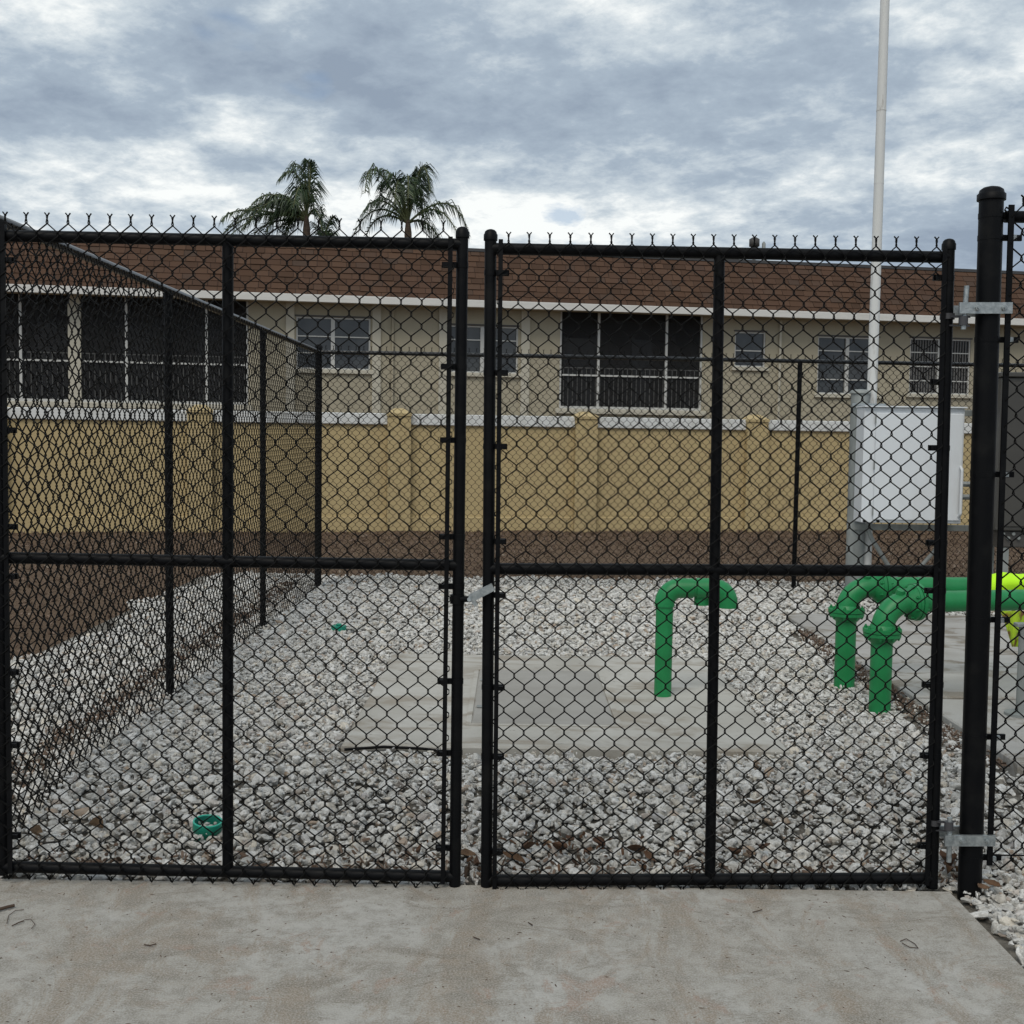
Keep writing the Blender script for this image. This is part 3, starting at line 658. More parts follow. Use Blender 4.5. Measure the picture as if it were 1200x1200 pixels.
for q_ in (0.25, 0.75):
    part(MB().box(hx0 + 0.02, hx0 + 0.09, hy0 + (hy1 - hy0) * q_ - 0.02, hy0 + (hy1 - hy0) * q_ + 0.02, hz + 0.006, hz + 0.014, 0.002), 'hatch_hinge', galvd, pad)
blk = MB(); c0_ = PZ(420, 874, 0.17)  # black tube drawn as the dark line at the pad's front edge
blk.tube([Vector((padx0 + 0.02, pady0 - 0.022, 0.155)), Vector((padx0 + 0.22, pady0 - 0.020, 0.172)), Vector((padx0 + 0.42, pady0 - 0.024, 0.166)), Vector((padx0 + 0.56, pady0 - 0.03, 0.150))], 0.0075, 8)
tag(blk.build('black_strip', wire), 'thin black strip along the front edge of the concrete pad', 'strip')

def bend(path, rad, n=8):     # polyline with rounded corners
    out_ = [Vector(path[0])]
    for i in range(1, len(path) - 1):
        p0, p1, p2 = Vector(path[i - 1]), Vector(path[i]), Vector(path[i + 1])
        d0 = (p0 - p1).normalized(); d1 = (p2 - p1).normalized(); ang_ = d0.angle(d1); t_ = min(rad / math.tan(ang_ / 2), (p0 - p1).length * 0.49 if i > 1 else 9, (p2 - p1).length * 0.9)
        a = p1 + d0 * t_; b = p1 + d1 * t_
        rr = t_ * math.tan(ang_ / 2); cen = p1 + (d0 + d1).normalized() * (rr / math.sin(ang_ / 2))
        va = a - cen; vb = b - cen; th = va.angle(vb)
        for k in range(n + 1):
            f_ = k / n; out_.append(cen + (va * math.sin((1 - f_) * th) + vb * math.sin(f_ * th)) / math.sin(th))
    out_.append(Vector(path[-1])); return out_
GR = 0.0575
gb = PZ(776.5, 815, PADZ); GY = gb.y; gtz = PY(776, 689, GY).z
vent = empty('vent_pipe', (gb.x, gb.y, PADZ), 'green gooseneck vent pipe rising from the concrete pad', 'pipe')
gx2 = PY(853, 689, GY).x; gxm = PY(820, 689, GY).x; gyo = GY
ez = PY(777, 708, GY).z
part(MB().tube([Vector((gb.x, GY, PADZ - 0.01)), Vector((gb.x, GY, ez))], GR * 0.93, 24), 'riser', green, vent)
part(MB().tube(bend([(gb.x, GY, ez - 0.012), (gb.x, GY, gtz), (PY(812, 689, GY).x, GY, gtz)], 0.095), GR * 1.07, 24), 'elbow', green, vent)
part(MB().tube([Vector((PY(810, 689, GY).x, GY, gtz)), Vector((PY(838, 689, GY).x, GY, gtz))], GR * 0.93, 24).disc(Vector((PY(824, 689, GY).x, GY, gtz)), (1, 0, 0), GR * 1.12, 0.085, 24), 'coupling', green, vent)
part(MB().tube([Vector((PY(823, 689, GY).x, GY + 0.02, gtz)), Vector((PY(823, 689, GY).x, GY + 0.02, gtz - 0.105))], GR * 0.8, 20), 'drain_stub', green, vent)
ze = PY(853, 712, GY).z
e1 = MB().tube(bend([(PY(830, 689, GY).x, GY, gtz), (gx2, GY, gtz), (gx2, GY, ze)], 0.085), GR * 1.07, 24, caps=False)
e1.tube(bend([(PY(836, 689, GY).x, GY, gtz), (gx2, GY, gtz), (gx2, GY, ze)], 0.085), GR * 0.9, 24, caps=False)
part(e1, 'outlet_elbow', green, vent)

# two flanged pipes that turn right above the slab
def flange(root, c, ax, r, name='flange', nb=8):
    ax = Vector(ax).normalized(); k = MB(); k.disc(Vector(c) - ax * 0.0125, ax, r * 0.97, 0.020, 32); k.disc(Vector(c) + ax * 0.0125, ax, r, 0.022, 32); k.disc(Vector(c), ax, r * 0.9, 0.01, 32)
    k.tube([Vector(c) - ax * 0.060, Vector(c) - ax * 0.022], [r * 0.60, r * 0.93], 28)
    k.tube([Vector(c) + ax * 0.022, Vector(c) + ax * 0.045], [r * 0.70, r * 0.60], 24)
    fl = part(k, name, green, root)
    u = ax.orthogonal().normalized(); v = ax.cross(u); bm_ = MB()
    for i in range(nb):
        a = 2 * PI * (i + 0.5) / nb; p_ = Vector(c) + (u * math.cos(a) + v * math.sin(a)) * r * 0.84
        bm_ = MB().disc(p_, ax, 0.006, 0.086, 6).disc(p_ + ax * 0.029, ax, 0.0105, 0.011, 6).disc(p_ - ax * 0.029, ax, 0.0105, 0.011, 6)
        bo = bm_.build('flange_bolt', green); bo.data.transform(Matrix.Translation(-root.location)); bo.parent = fl
def flanged(label, bx, by, wpx, hy, fy, vx, dy):
    b0 = PG(bx, by); r = wpx / 2 / F * b0.y; Yb = b0.y
    root = empty('flanged_pipe', (b0.x, b0.y, b0.z), label, 'pipe', 'green pipes turning right over the slab')
    zt = PY(bx, hy, Yb).z; zf = PY(bx, fy, Yb).z
    d = Vector((1, dy, 0)).normalized()
    part(MB().tube([Vector((b0.x, Yb, b0.z - 0.1)), Vector((b0.x, Yb, zf))], r * 0.97, 28), 'riser', green, root)
    flange(root, (b0.x, Yb, zf), (0, 0, 1), r * 1.72)
    cx_ = PY(vx, hy, Yb).x - b0.x
    e_ = Vector((b0.x, Yb, zt)) + d * cx_
    part(MB().tube(bend([(b0.x, Yb, zf), (b0.x, Yb, zt), tuple(e_)], (zt - zf) * 0.93, 12), r * 1.02, 28), 'elbow', green, root)
    flange(root, e_, d, r * 1.72)
    part(MB().tube([e_, e_ + d * 2.6], r * 0.97, 28), 'run', green, root)
    # small lifting nub on the elbow
    part(MB().tube([e_ - d * 0.10 + Vector((0, -0.01, r * 0.8)), e_ - d * 0.10 + Vector((0, -0.02, r * 1.18))], [0.03, 0.024], 12), 'boss', green, root)
    return root, e_, d, r, zt
fB, eB, dBv, rB, zB = flanged('farther of the two green flanged pipes, its elbow just left of the nearer one', 989, 808, 24.5, 688, 717, 1034, 0.10)
fA, eA, dAv, rA, zA = flanged('nearer of the two green flanged pipes turning right over the slab', 1030.5, 838, 26.0, 706, 741, 1076, 0.22)

# fluorescent cloth over the far pipe, with a tail
def wrap():
    c0_ = eB + dBv * ((PY(1158, 690, eB.y).x - eB.x)); V = []; ns, nl = 26, 30; L = 0.75
    for j in range(nl):
        t_ = j / (nl - 1); c = c0_ + dBv * (t_ * L)
        for i in range(ns):
            a = 2 * PI * i / ns
            rr = rB * (1.12 + 0.20 * mnoise.noise(Vector((t_ * 6, math.cos(a) * 1.5, math.sin(a) * 1.5))) + (0.28 * min(1, t_ * 6) if math.sin(a) > 0 else 0.1))
            V.append(c + (Vector((0, -1, 0)) * math.cos(a) + Vector((0, 0, 1)) * math.sin(a)) * rr)
    Fq = [(j * ns + i, j * ns + (i + 1) % ns, (j + 1) * ns + (i + 1) % ns, (j + 1) * ns + i) for j in range(nl - 1) for i in range(ns)]
    k = MB(); k.add(V, Fq, True); return k
cl = empty('pipe_cover', tuple(eB + dBv * 0.9), 'bright fluorescent yellow cloth wrapped over the green pipes at the right edge', 'cloth')
part(wrap(), 'wrap', neon, cl)
k = MB(); V = []; nu, nv = 10, 14
for j in range(nv):
    t_ = j / (nv - 1)
    for i in range(nu):
        s_ = i / (nu - 1); pxl = 1172 + 14 * t_ ** 0.8 + (30 - 22 * t_) * s_; py_ = 716 + 42 * t_
        p_ = PY(pxl, py_, eB.y - 0.10 + 0.03 * math.sin(s_ * 7 + t_ * 3)); V.append(p_)
Fq = [(j * nu + i, j * nu + i + 1, (j + 1) * nu + i + 1, (j + 1) * nu + i) for j in range(nv - 1) for i in range(nu - 1)]
k.add(V, Fq, True); V2 = [v + Vector((0, 0.006, 0)) for v in V]; k.add(V2, [f_[::-1] for f_ in Fq], True)
part(k, 'hanging_tail', neonD, cl, label='soiled hanging tail of the cloth')
# pipe support
sb = PZ(1196, 838, sz)
sup = empty('pipe_support', (sb.x, sb.y, sz), 'grey steel stand holding up the green pipes at the right edge', 'stand')
part(MB().tube([Vector((sb.x, sb.y, sz)), Vector((sb.x, sb.y, zA - rA - 0.03))], 0.028, 16), 'stem', galvd, sup)
part(MB().disc((sb.x, sb.y, sz + 0.008), (0, 0, 1), 0.09, 0.016, 20), 'foot_plate', galvd, sup)
part(MB().box(sb.x - 0.05, sb.x + 0.05, sb.y - 0.03, sb.y + 0.03, zA - rA - 0.035, zA - rA - 0.012, 0.004), 'saddle', galvd, sup)

# ------------------------------------------------------------------ mast, cabinet stand, white cabinet, dark cabinet
BY = 11.3
def PB(px, py, dy=0.0): return PY(px, py, BY + dy)
mb_ = PB(1018, 690); mt = PB(1038, -40)
mast = empty('mast', (mb_.x, BY + 0.16, gz(mb_.x, BY)), 'tall pale metal mast rising past the frame top behind the white cabinet', 'mast')
zz_ = [(1021, 480), (1024, 370), (1031, 180), (1037.5, 0)]
mx_ = PY(1021.5, 470, BY + 0.16).x
mtop = Vector((mx_ + 0.0, BY + 0.16, 7.2))
part(MB().tube([Vector((mx_, BY + 0.16, gz(mx_, BY) - 0.1)), Vector((mx_, BY + 0.16, 3.6)), mtop], [0.050, 0.048, 0.042], 16), 'pole', poleM, mast)
for z_ in (2.95, 3.55, 4.3, 5.0): part(MB().disc((mx_, BY + 0.16, z_), (0, 0, 1), 0.0485, 0.010, 16), 'joint_ring', poleM, mast)
stand = empty('cabinet_stand', (PB(1006, 640).x, BY + 0.1, gz(2, BY)), 'grey steel post and channel stand carrying the white cabinet', 'stand')
cxx = PB(1006.5, 640).x
part(MB().tube([Vector((cxx, BY + 0.12, 0.1)), Vector((cxx, BY + 0.12, PB(1006, 458).z))], 0.088, 20), 'column', galvd, stand)
part(domecap(MB(), Vector((cxx, BY + 0.12, PB(1006, 458).z)), 0.088, 0.02), 'column_cap', galvd, stand)
x2 = PB(1165.5, 540).x
part(MB().tube([Vector((x2, BY + 0.12, 0.1)), Vector((x2, BY + 0.12, PB(1166, 436).z))], 0.030, 14), 'side_post', galvd, stand)
for y_ in (484, 619):
    z_ = PB(1120, y_).z; part(MB().box(cxx - 0.06, x2 + 0.03, BY + 0.00, BY + 0.03, z_ - 0.03, z_ + 0.03, 0.003), 'channel', galvd, stand)
z_ = PB(1010, 474).z
part(MB().box(cxx - 0.10, mx_ + 0.10, BY + 0.030, BY + 0.045, z_ - 0.012, z_ + 0.012), 'mast_clamp', galv, stand)
bx0 = PB(1002, 545).x; bx1 = PB(1116.5, 545).x; bz0 = PB(1060, 611).z; bz1 = PB(1060, 479).z
cab = empty('electrical_cabinet', ((bx0 + bx1) / 2, BY - 0.15, bz0), 'white metal electrical cabinet hung on the post stand behind the right gate leaf', 'cabinet')
part(MB().box(bx0, bx1, BY - 0.25, BY - 0.004, bz0, bz1, 0.006), 'case', whiteM, cab)
dr = part(MB().box(bx0 + 0.11, bx1 - 0.02, BY - 0.275, BY - 0.254, bz0 + 0.03, bz1 - 0.05, 0.005), 'door', whiteM, cab)
part(MB().box(bx0 - 0.01, bx1 + 0.01, BY - 0.29, BY, bz1 + 0.002, bz1 + 0.016, 0.003), 'rain_lip', whiteM, cab)
for q_ in np.linspace(0.1, 0.9, 3):
    z_ = bz0 + (bz1 - bz0) * q_; part(MB().tube([Vector((bx0 + 0.105, BY - 0.268, z_ - 0.04)), Vector((bx0 + 0.105, BY - 0.268, z_ + 0.04))], 0.008, 8), 'door_hinge', galvd, cab)
part(MB().tube(bend([(bx1 - 0.03, BY - 0.28, bz0 + 0.55), (bx1 - 0.03, BY - 0.32, bz0 + 0.52), (bx1 - 0.03, BY - 0.32, bz0 + 0.10), (bx1 - 0.03, BY - 0.28, bz0 + 0.07)], 0.02), 0.014, 10), 'handle', whiteM, cab)
for xx_ in (bx0 + 0.03, bx0 + 0.16): part(MB().disc((xx_, BY - 0.26, bz0 - 0.004 + 0.02), (0, 1, 0), 0.014, 0.02, 10), 'mounting_bolt', wire, cab)
cd_ = empty('conduit', (bx1, BY - 0.1, bz0), 'pair of short silver conduits running from the white cabinet to the side post', 'conduit')
for y_ in (567, 582):
    z_ = PB(1127, y_).z
    part(MB().tube([Vector((bx1, BY - 0.10, z_)), Vector((x2 + 0.3, BY - 0.10, z_))], 0.026, 14), 'tube', galv, cd_)
    part(MB().disc((bx1 + 0.02, BY - 0.10, z_), (1, 0, 0), 0.038, 0.04, 12), 'fitting', galvd, cd_)
fx = PB(1022, 632); fm = PB(1036, 655); fe = PB(1058, 690)
tag(MB().tube(bend([tuple(PB(1016, 618)), tuple(fx), tuple(fm), tuple(fe), tuple(PB(1060, 715))], 0.08, 5), 0.022, 10).build('flexible_conduit', galvd), 'dark grey flexible conduit curving down from under the white cabinet', 'conduit')
tag(MB().tube(bend([tuple(PB(1100, 622)), tuple(PB(1096, 645)), tuple(PB(1078, 665)), tuple(PB(1076, 715))], 0.08, 5), 0.02, 10).build('flexible_conduit', galvd), 'short flexible conduit dropping from the right underside of the white cabinet', 'conduit')
# dark cabinet
DY = 10.6
dx0 = PY(1169.5, 540, DY).x; dz1 = PY(1180, 442, DY).z; dz0 = PY(1185, 622, DY).z
dc = empty('equipment_enclosure', (dx0 + 0.5, DY, sz), 'dark bronze equipment enclosure standing behind the right fence panel', 'enclosure')
part(MB().box(dx0, dx0 + 1.1, DY, DY + 0.55, dz0, dz1, 0.01), 'case', darkcab, dc)
part(MB().box(dx0 - 0.02, dx0 + 1.12, DY - 0.03, DY + 0.58, dz1 + 0.002, dz1 + 0.045, 0.008), 'hood', darkcab, dc)
part(MB().box(dx0 + 0.03, dx0 + 0.52, DY - 0.018, DY - 0.002, dz0 + 0.04, dz1 - 0.04, 0.006), 'door', darkcab, dc)
part(MB().box(dx0 + 0.55, dx0 + 1.07, DY - 0.018, DY - 0.002, dz0 + 0.04, dz1 - 0.04, 0.006), 'door', darkcab, dc)
part(MB().box(dx0 + 0.05, dx0 + 1.05, DY + 0.05, DY + 0.5, dz0 - 0.16, dz0 - 0.002, 0.01), 'plinth', wdark, dc)
for xx_ in (dx0 + 0.12, dx0 + 0.95):
    for yy_ in (DY + 0.1, DY + 0.42): part(MB().box(xx_ - 0.04, xx_ + 0.04, yy_ - 0.04, yy_ + 0.04, 0.15, dz0 - 0.162, 0.004), 'leg', galvd, dc)
for k in range(4):
    q_ = PY(1178 + k * 6, 626 + (k % 2) * 5, DY - 0.01); part(MB().disc((q_.x, DY + 0.04, q_.z), (0, 1, 0), 0.016, 0.03, 8), 'valve_knob', galvd, dc)

# cleanouts
c_ = PG(243, 979); zc = c_.z + 0.034
co = empty('cleanout_pipe', (c_.x, c_.y, c_.z), 'open teal cleanout pipe end poking out of the rocks near the gate', 'pipe')
axc = Vector((0.08, -0.10, 1)).normalized(); C0 = Vector((c_.x, c_.y, zc))
pr = [(0.056, -0.10), (0.056, -0.012), (0.0625, -0.010), (0.0625, 0.030)]
part(MB().lathe(C0, axc, pr), 'pipe_wall', teal, co)
part(MB().lathe(C0, axc, [(0.0625, 0.030), (0.0612, 0.0335), (0.0565, 0.0335), (0.055, 0.030)]), 'rim', tealRim, co)
part(MB().lathe(C0, axc, [(0.055, 0.030), (0.054, -0.03), (0.054, -0.07)]).disc(C0 - axc * 0.065, axc, 0.053, 0.004, 24), 'bore', tealIn, co)
c_ = PG(397, 741); co = empty('cleanout', (c_.x, c_.y, c_.z), 'small flat teal cap among the white rocks left of the pad', 'cap')
part(MB().disc((c_.x, c_.y, c_.z + 0.035), (0, 0, 1), 0.062, 0.04, 24), 'lid', teal, co)
part(MB().box(c_.x - 0.02, c_.x + 0.02, c_.y - 0.02, c_.y + 0.02, c_.z + 0.056, c_.z + 0.072, 0.003), 'nut', teal, co)

# ------------------------------------------------------------------ yellow precast wall (turned a little away to the right)
TH = math.radians(9.8); TU = Vector((math.cos(TH), math.sin(TH), 0)); TN = Vector((-math.sin(TH), math.cos(TH), 0))
def frame_at(px, Y): p_ = PY(px, 560, Y); return Vector((p_.x, p_.y, 0))
def uz(O, px, py, v=0.0):
    d = ray(px, py); q_ = O + TN * v; t_ = (q_ - CAM).dot(TN) / d.dot(TN); p_ = CAM + d * t_
    return (p_ - O).dot(TU), p_.z
WO = frame_at(600, 19.0)
wall = empty('boundary_wall', tuple(WO), 'long yellow precast boundary wall with pale cap and pyramid topped pillars', 'wall', rz=TH)
zw0 = uz(WO, 600, 617)[1]; zct = uz(WO, 600, 487)[1]; zcb = uz(WO, 600, 500)[1]; zmo = uz(WO, 600, 605.5)[1]
pxs = [235, 467, 685, 884]
us = [uz(WO, p_, 550)[0] for p_ in pxs]; stp = (us[3] - us[0]) / 3
us = [us[0] - 2 * stp, us[0] - stp] + us + [us[3] + stp, us[3] + 2 * stp, us[3] + 3 * stp, us[3] + 4 * stp]
for i in range(len(us) - 1):
    a, b = us[i] + 0.19, us[i + 1] - 0.19
    lpart(MB().box(a, b, 0.0, 0.10, zmo, zcb - 0.002, 0), 'wall_panel', ywall, wall)
    lpart(MB().box(a, b, -0.05, 0.12, zw0 - 0.15, zmo - 0.002, 0.012), 'base_panel', ywall, wall)
    lpart(MB().box(a, b, -0.05, 0.16, zcb, zct, 0.012), 'cap_rail', ycap, wall)
for u in us:
    k = MB().box(u - 0.187, u + 0.187, -0.12, 0.24, zw0 - 0.2, zct - 0.04)
    pl_ = lpart(k, 'pillar', ywall, wall)
    k = MB(); z0_ = zct - 0.038; r_ = 0.20; yc = 0.06
    k.add([(u - r_, yc - r_, z0_), (u + r_, yc - r_, z0_), (u + r_, yc + r_, z0_), (u - r_, yc + r_, z0_), (u - r_, yc - r_, z0_ + .04), (u + r_, yc - r_, z0_ + .04), (u + r_, yc + r_, z0_ + .04), (u - r_, yc + r_, z0_ + .04), (u - .07, yc - .07, z0_ + .125), (u + .07, yc - .07, z0_ + .125), (u + .07, yc + .07, z0_ + .125), (u - .07, yc + .07, z0_ + .125)],
          [(3, 2, 1, 0), (0, 1, 5, 4), (1, 2, 6, 5), (2, 3, 7, 6), (3, 0, 4, 7), (4, 5, 9, 8), (5, 6, 10, 9), (6, 7, 11, 10), (7, 4, 8, 11), (8, 9, 10, 11)])
    cp = lpart(k, 'pillar_cap', ywall, pl_)

# ------------------------------------------------------------------ apartment building
BO = frame_at(600, 28.0)
bld = empty('apartment_building', tuple(BO), 'long beige apartment block with brown shingled mansard roof behind the yellow wall', 'building', rz=TH)
def U(px, py=430, v=0.0): return uz(BO, px, py, v)[0]
def Zp(px, py, v=0.0): return uz(BO, px, py, v)[1]
uL, uR = U(-260), U(1420)
zE = Zp(600, 362, -0.5); zF = Zp(600, 355, -0.5)      # fascia bottom and top
zR = Zp(600, 296, 0.35)
zG = 0.25
def zy(px, py): return Zp(px, py)
lan = [  # lanais: px x0,x1,y0,y1
    dict(x0=656, x1=823, y0=364, y1=480, posts=[701.5, 781], rail=441, col=[]),
    dict(x0=-120, x1=291, y0=335, y1=471, posts=[24, 148, 242, -60], rail=424, col=[(80, 95)]),
]
wins = [ # x0,x1,y0,y1, mullion xs, bars y, blinds
    dict(x0=347, x1=434, y0=372, y1=433, mul=[390], bars=[394.5, 414], dark=False),
    dict(x0=522, x1=607, y0=382, y1=437, mul=[565], bars=[398.5, 417], dark=False),
    dict(x0=861, x1=897, y0=389, y1=430, mul=[], bars=[411], dark=False),
    dict(x0=958, x1=1029, y0=395, y1=462, mul=[993], bars=[411.5, 445], dark=False),
    dict(x0=1066, x1=1137, y0=397, y1=462, mul=[1101], bars=[413.5, 430, 446.5], dark=True),
    dict(x0=1240, x1=1320, y0=405, y1=468, mul=[1280], bars=[425, 445], dark=False),
]
ops = []
for w in lan + wins:
    xm = (w['x0'] + w['x1']) / 2
    w['u0'], w['u1'] = U(w['x0'], (w['y0'] + w['y1']) / 2), U(w['x1'], (w['y0'] + w['y1']) / 2)
    w['z0'] = Zp(xm, w['y1']); w['z1'] = Zp(xm, w['y0'])
    if 'rail' in w: w['z1'] = zE + 0.10
    ops.append(w)
ops.sort(key=lambda w: w['u0'])
T = 0.22; u = uL; k = MB()
ztop = zE + 0.12
for w in ops:
    k.box(u, w['u0'], 0, T, zG, ztop)
    k.box(w['u0'], w['u1'], 0, T, zG, w['z0'])
    if w['z1'] < ztop - 0.03: k.box(w['u0'], w['u1'], 0, T, w['z1'], ztop)
    u = w['u1']
k.box(u, uR, 0, T, zG, ztop)
lpart(k, 'wall', bwall, bld)
lpart(MB().box(uL, uR, 3.2, 10, zG, ztop).box(uL, uL + .2, T, 3.2, zG, ztop).box(uR - .2, uR, T, 3.2, zG, ztop), 'rear_block', bwall, bld)
for a, b in ((335, 345), (436, 446), (514, 523), (610, 620)):
    lpart(MB().box(U(a), U(b), -0.05, -0.002, zG, zE + 0.05), 'pilaster', btrim, bld)
lpart(MB().tube([Vector((U(460), -0.04, zG)), Vector((U(460), -0.04, zE))], 0.03, 8), 'downpipe', bwall, bld)
lpart(MB().tube([Vector((U(913), -0.04, zG)), Vector((U(913), -0.04, zE))], 0.035, 8), 'downpipe', btrim, bld)
# windows
for w in wins:
    xm = (w['x0'] + w['x1']) / 2; u0, u1, z0, z1 = w['u0'], w['u1'], w['z0'], w['z1']; fr = 0.035
    k = MB().box(u0, u0 + fr, 0.03, 0.09, z0, z1).box(u1 - fr, u1, 0.03, 0.09, z0, z1).box(u0 + fr, u1 - fr, 0.03, 0.09, z0, z0 + fr).box(u0 + fr, u1 - fr, 0.03, 0.09, z1 - fr, z1)
    f_ = lpart(k, 'window', wframe, bld)
    edges = [u0 + fr] + [U(p_, 430) for p_ in w['mul']] + [u1 - fr]
    for p_ in w['mul']:
        c = U(p_, 430); lpart(MB().box(c - 0.045, c + 0.045, 0.02, 0.085, z0 + fr + .002, z1 - fr - .002), 'mullion', wframe, f_)
    zs = [z0 + fr] + sorted(Zp(xm, b) for b in w['bars']) + [z1 - fr]
    for zb in zs[1:-1]:
        for i in range(len(edges) - 1):
            a = edges[i] + (0.047 if i else 0); b = edges[i + 1] - (0.047 if i < len(edges) - 2 else 0)
            lpart(MB().box(a, b, 0.035, 0.07, zb - 0.013, zb + 0.013), 'muntin', wframe, f_)
    for i in range(len(edges) - 1):
        a = edges[i] + (0.045 if i else 0); b = edges[i + 1] - (0.045 if i < len(edges) - 2 else 0)
        for j in range(len(zs) - 1):
            tz = random.uniform(-0.008, 0.008)
            kk = MB(); kk.add([(a, .075 + tz, zs[j]), (b, .075, zs[j]), (b, .075 - tz, zs[j + 1]), (a, .075, zs[j + 1])], [(0, 1, 2, 3)])
            lpart(kk, 'pane', glass, f_)
    if w['dark']:
        kk = MB()
        for uu in np.arange(u0 + 0.06, u1 - 0.04, 0.075): kk.box(uu, uu + 0.028, 0.045, 0.06, z0 + 0.04, z1 - 0.04)
        lpart(kk, 'vertical_blind', blind, f_, kind='stuff')
    lpart(MB().box(u0 - 0.08, u1 + 0.08, -0.07, -0.002, z0 - 0.10, z0 - 0.002, 0.01), 'window_sill', btrim, bld)
    lpart(MB().box(u0 - 0.03, u1 + 0.03, -0.02, -0.002, z1 + 0.002, z1 + 0.04), 'window_head', wdark, bld)
# porches
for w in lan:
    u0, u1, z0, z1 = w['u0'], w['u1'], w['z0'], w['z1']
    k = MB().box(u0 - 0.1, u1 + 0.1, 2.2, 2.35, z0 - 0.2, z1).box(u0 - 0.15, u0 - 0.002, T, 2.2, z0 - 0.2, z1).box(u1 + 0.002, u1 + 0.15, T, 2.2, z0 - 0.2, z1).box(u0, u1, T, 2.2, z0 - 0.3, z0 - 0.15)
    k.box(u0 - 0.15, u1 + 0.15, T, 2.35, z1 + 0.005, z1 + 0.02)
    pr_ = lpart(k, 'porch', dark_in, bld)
    for q_ in np.arange(u0 + 0.5, u1 - 1.2, 1.9):
        lpart(MB().box(q_, q_ + 0.05, 2.12, 2.19, z0 - 0.1, z1 - 0.4).box(q_ + 0.9, q_ + 0.95, 2.12, 2.19, z0 - 0.1, z1 - 0.4).box(q_ + 0.05, q_ + 0.9, 2.15, 2.19, z0 - 0.1, z1 - 0.5), 'sliding_door', glass, pr_)
    xm = (w['x0'] + w['x1']) / 2
    fr = MB().box(u0, u0 + 0.045, 0.02, 0.08, z0, z1).box(u1 - 0.045, u1, 0.02, 0.08, z0, z1).box(u0 + 0.045, u1 - 0.045, 0.02, 0.08, z0, z0 + 0.06)
    lpart(fr, 'screen_frame', wframe, pr_)
    segs = sorted([u0 + 0.045, u1 - 0.045] + [U(p_) for p_ in w['posts']] + [x for c in w['col'] for x in (U(c[0]), U(c[1]))])
    for p_ in w['posts']:
        c = U(p_); lpart(MB().box(c - 0.028, c + 0.028, 0.02, 0.08, z0 + 0.062, z1), 'screen_post', wframe, pr_)
    for c in w['col']: lpart(MB().box(U(c[0]), U(c[1]), -0.01, 0.16, z0 + 0.0, z1), 'column', btrim, pr_)
    zr = Zp(740 if w['x0'] > 0 else 130, w['rail'])
    cuts = sorted([u0 + 0.045] + [U(p_) for p_ in w['posts']] + [u1 - 0.045]); 
    for i in range(len(cuts) - 1):
        lpart(MB().box(cuts[i] + 0.030, cuts[i + 1] - 0.030, 0.03, 0.075, zr - 0.02, zr + 0.02), 'screen_rail', wframe, pr_)
        lpart(MB().add([(cuts[i] + 0.03, .065, z0 + 0.06), (cuts[i + 1] - 0.03, .065, z0 + 0.06), (cuts[i + 1] - 0.03, .065, z1), (cuts[i] + 0.03, .065, z1)], [(0, 1, 2, 3)]), 'screen', screenM, pr_)
    bal = MB(); zt_ = zr + 0.17
    for uu in np.arange(u0 + 0.12, u1 - 0.06, 0.115): bal.box(uu - 0.008, uu + 0.008, 0.094, 0.108, z0 + 0.065, zt_)
    bal.box(u0 + 0.05, u1 - 0.05, 0.09, 0.112, zt_ + 0.001, zt_ + 0.025)
    lpart(bal, 'balustrade', wframe, pr_, kind='stuff')
    lpart(MB().box(u0 - 0.1, u1 + 0.1, -0.09, -0.002, z0 - 0.13, z0 - 0.003, 0.01), 'sill', btrim, bld)
# mansard roof
rf = lpart(MB().add([(uL - .3, -0.55, zF), (uR + .3, -0.55, zF), (uR + .3, 0.33, zR), (uL - .3, 0.33, zR), (uL - .3, 10.5, zF), (uR + .3, 10.5, zF), (uR + .3, 9.6, zR), (uL - .3, 9.6, zR)],
    [(0, 1, 2, 3), (3, 2, 6, 7), (5, 4, 7, 6), (0, 3, 7, 4), (1, 5, 6, 2), (0, 4, 5, 1)]), 'roof', flatroof, bld)
nc_ = 9; k = MB(); sv = Vector((0, 0.88, zR - zF)); sn = Vector((0, -(zR - zF), 0.88)).normalized(); SL = sv.length; svn = sv.normalized()
for r_ in range(nc_):
    b0_ = r_ * SL / nc_; uu = uL - 0.3 + (r_ % 2) * 0.16 + 0.01 * r_
    while uu < uR + 0.25:
        wd = random.choice((0.22, 0.28, 0.34)); th = random.uniform(0.018, 0.034); jj = random.uniform(-0.012, 0.008)
        a = Vector((0, -0.55, zF)) + svn * (b0_ + jj) ; b = Vector((0, -0.55, zF)) + svn * min(b0_ + SL / nc_ + 0.02, SL)
        A0 = a + sn * th; B0_ = b + sn * 0.006
        x0, x1 = uu + 0.006, uu + wd - 0.006
        k.add([(x0, a.y, a.z), (x1, a.y, a.z), (x1, A0.y, A0.z), (x0, A0.y, A0.z), (x0, B0_.y, B0_.z), (x1, B0_.y, B0_.z)], [(0, 1, 2, 3), (3, 2, 5, 4), (0, 3, 4), (1, 5, 2)])
        uu += wd
lpart(k, 'shingles', shing, rf, kind='stuff')
lpart(MB().box(uL - .3, uR + .3, 0.28, 0.46, zR - 0.02, zR + 0.055), 'roof_edge', roofedge, rf)
lpart(MB().box(uL - .35, uR + .35, -0.60, -0.50, zE, zF + 0.03, 0.008), 'fascia_board', fascia, bld)
lpart(MB().box(uL - .3, uR + .3, -0.498, -0.002, zE + 0.03, zE + 0.05), 'soffit', bwall, bld)
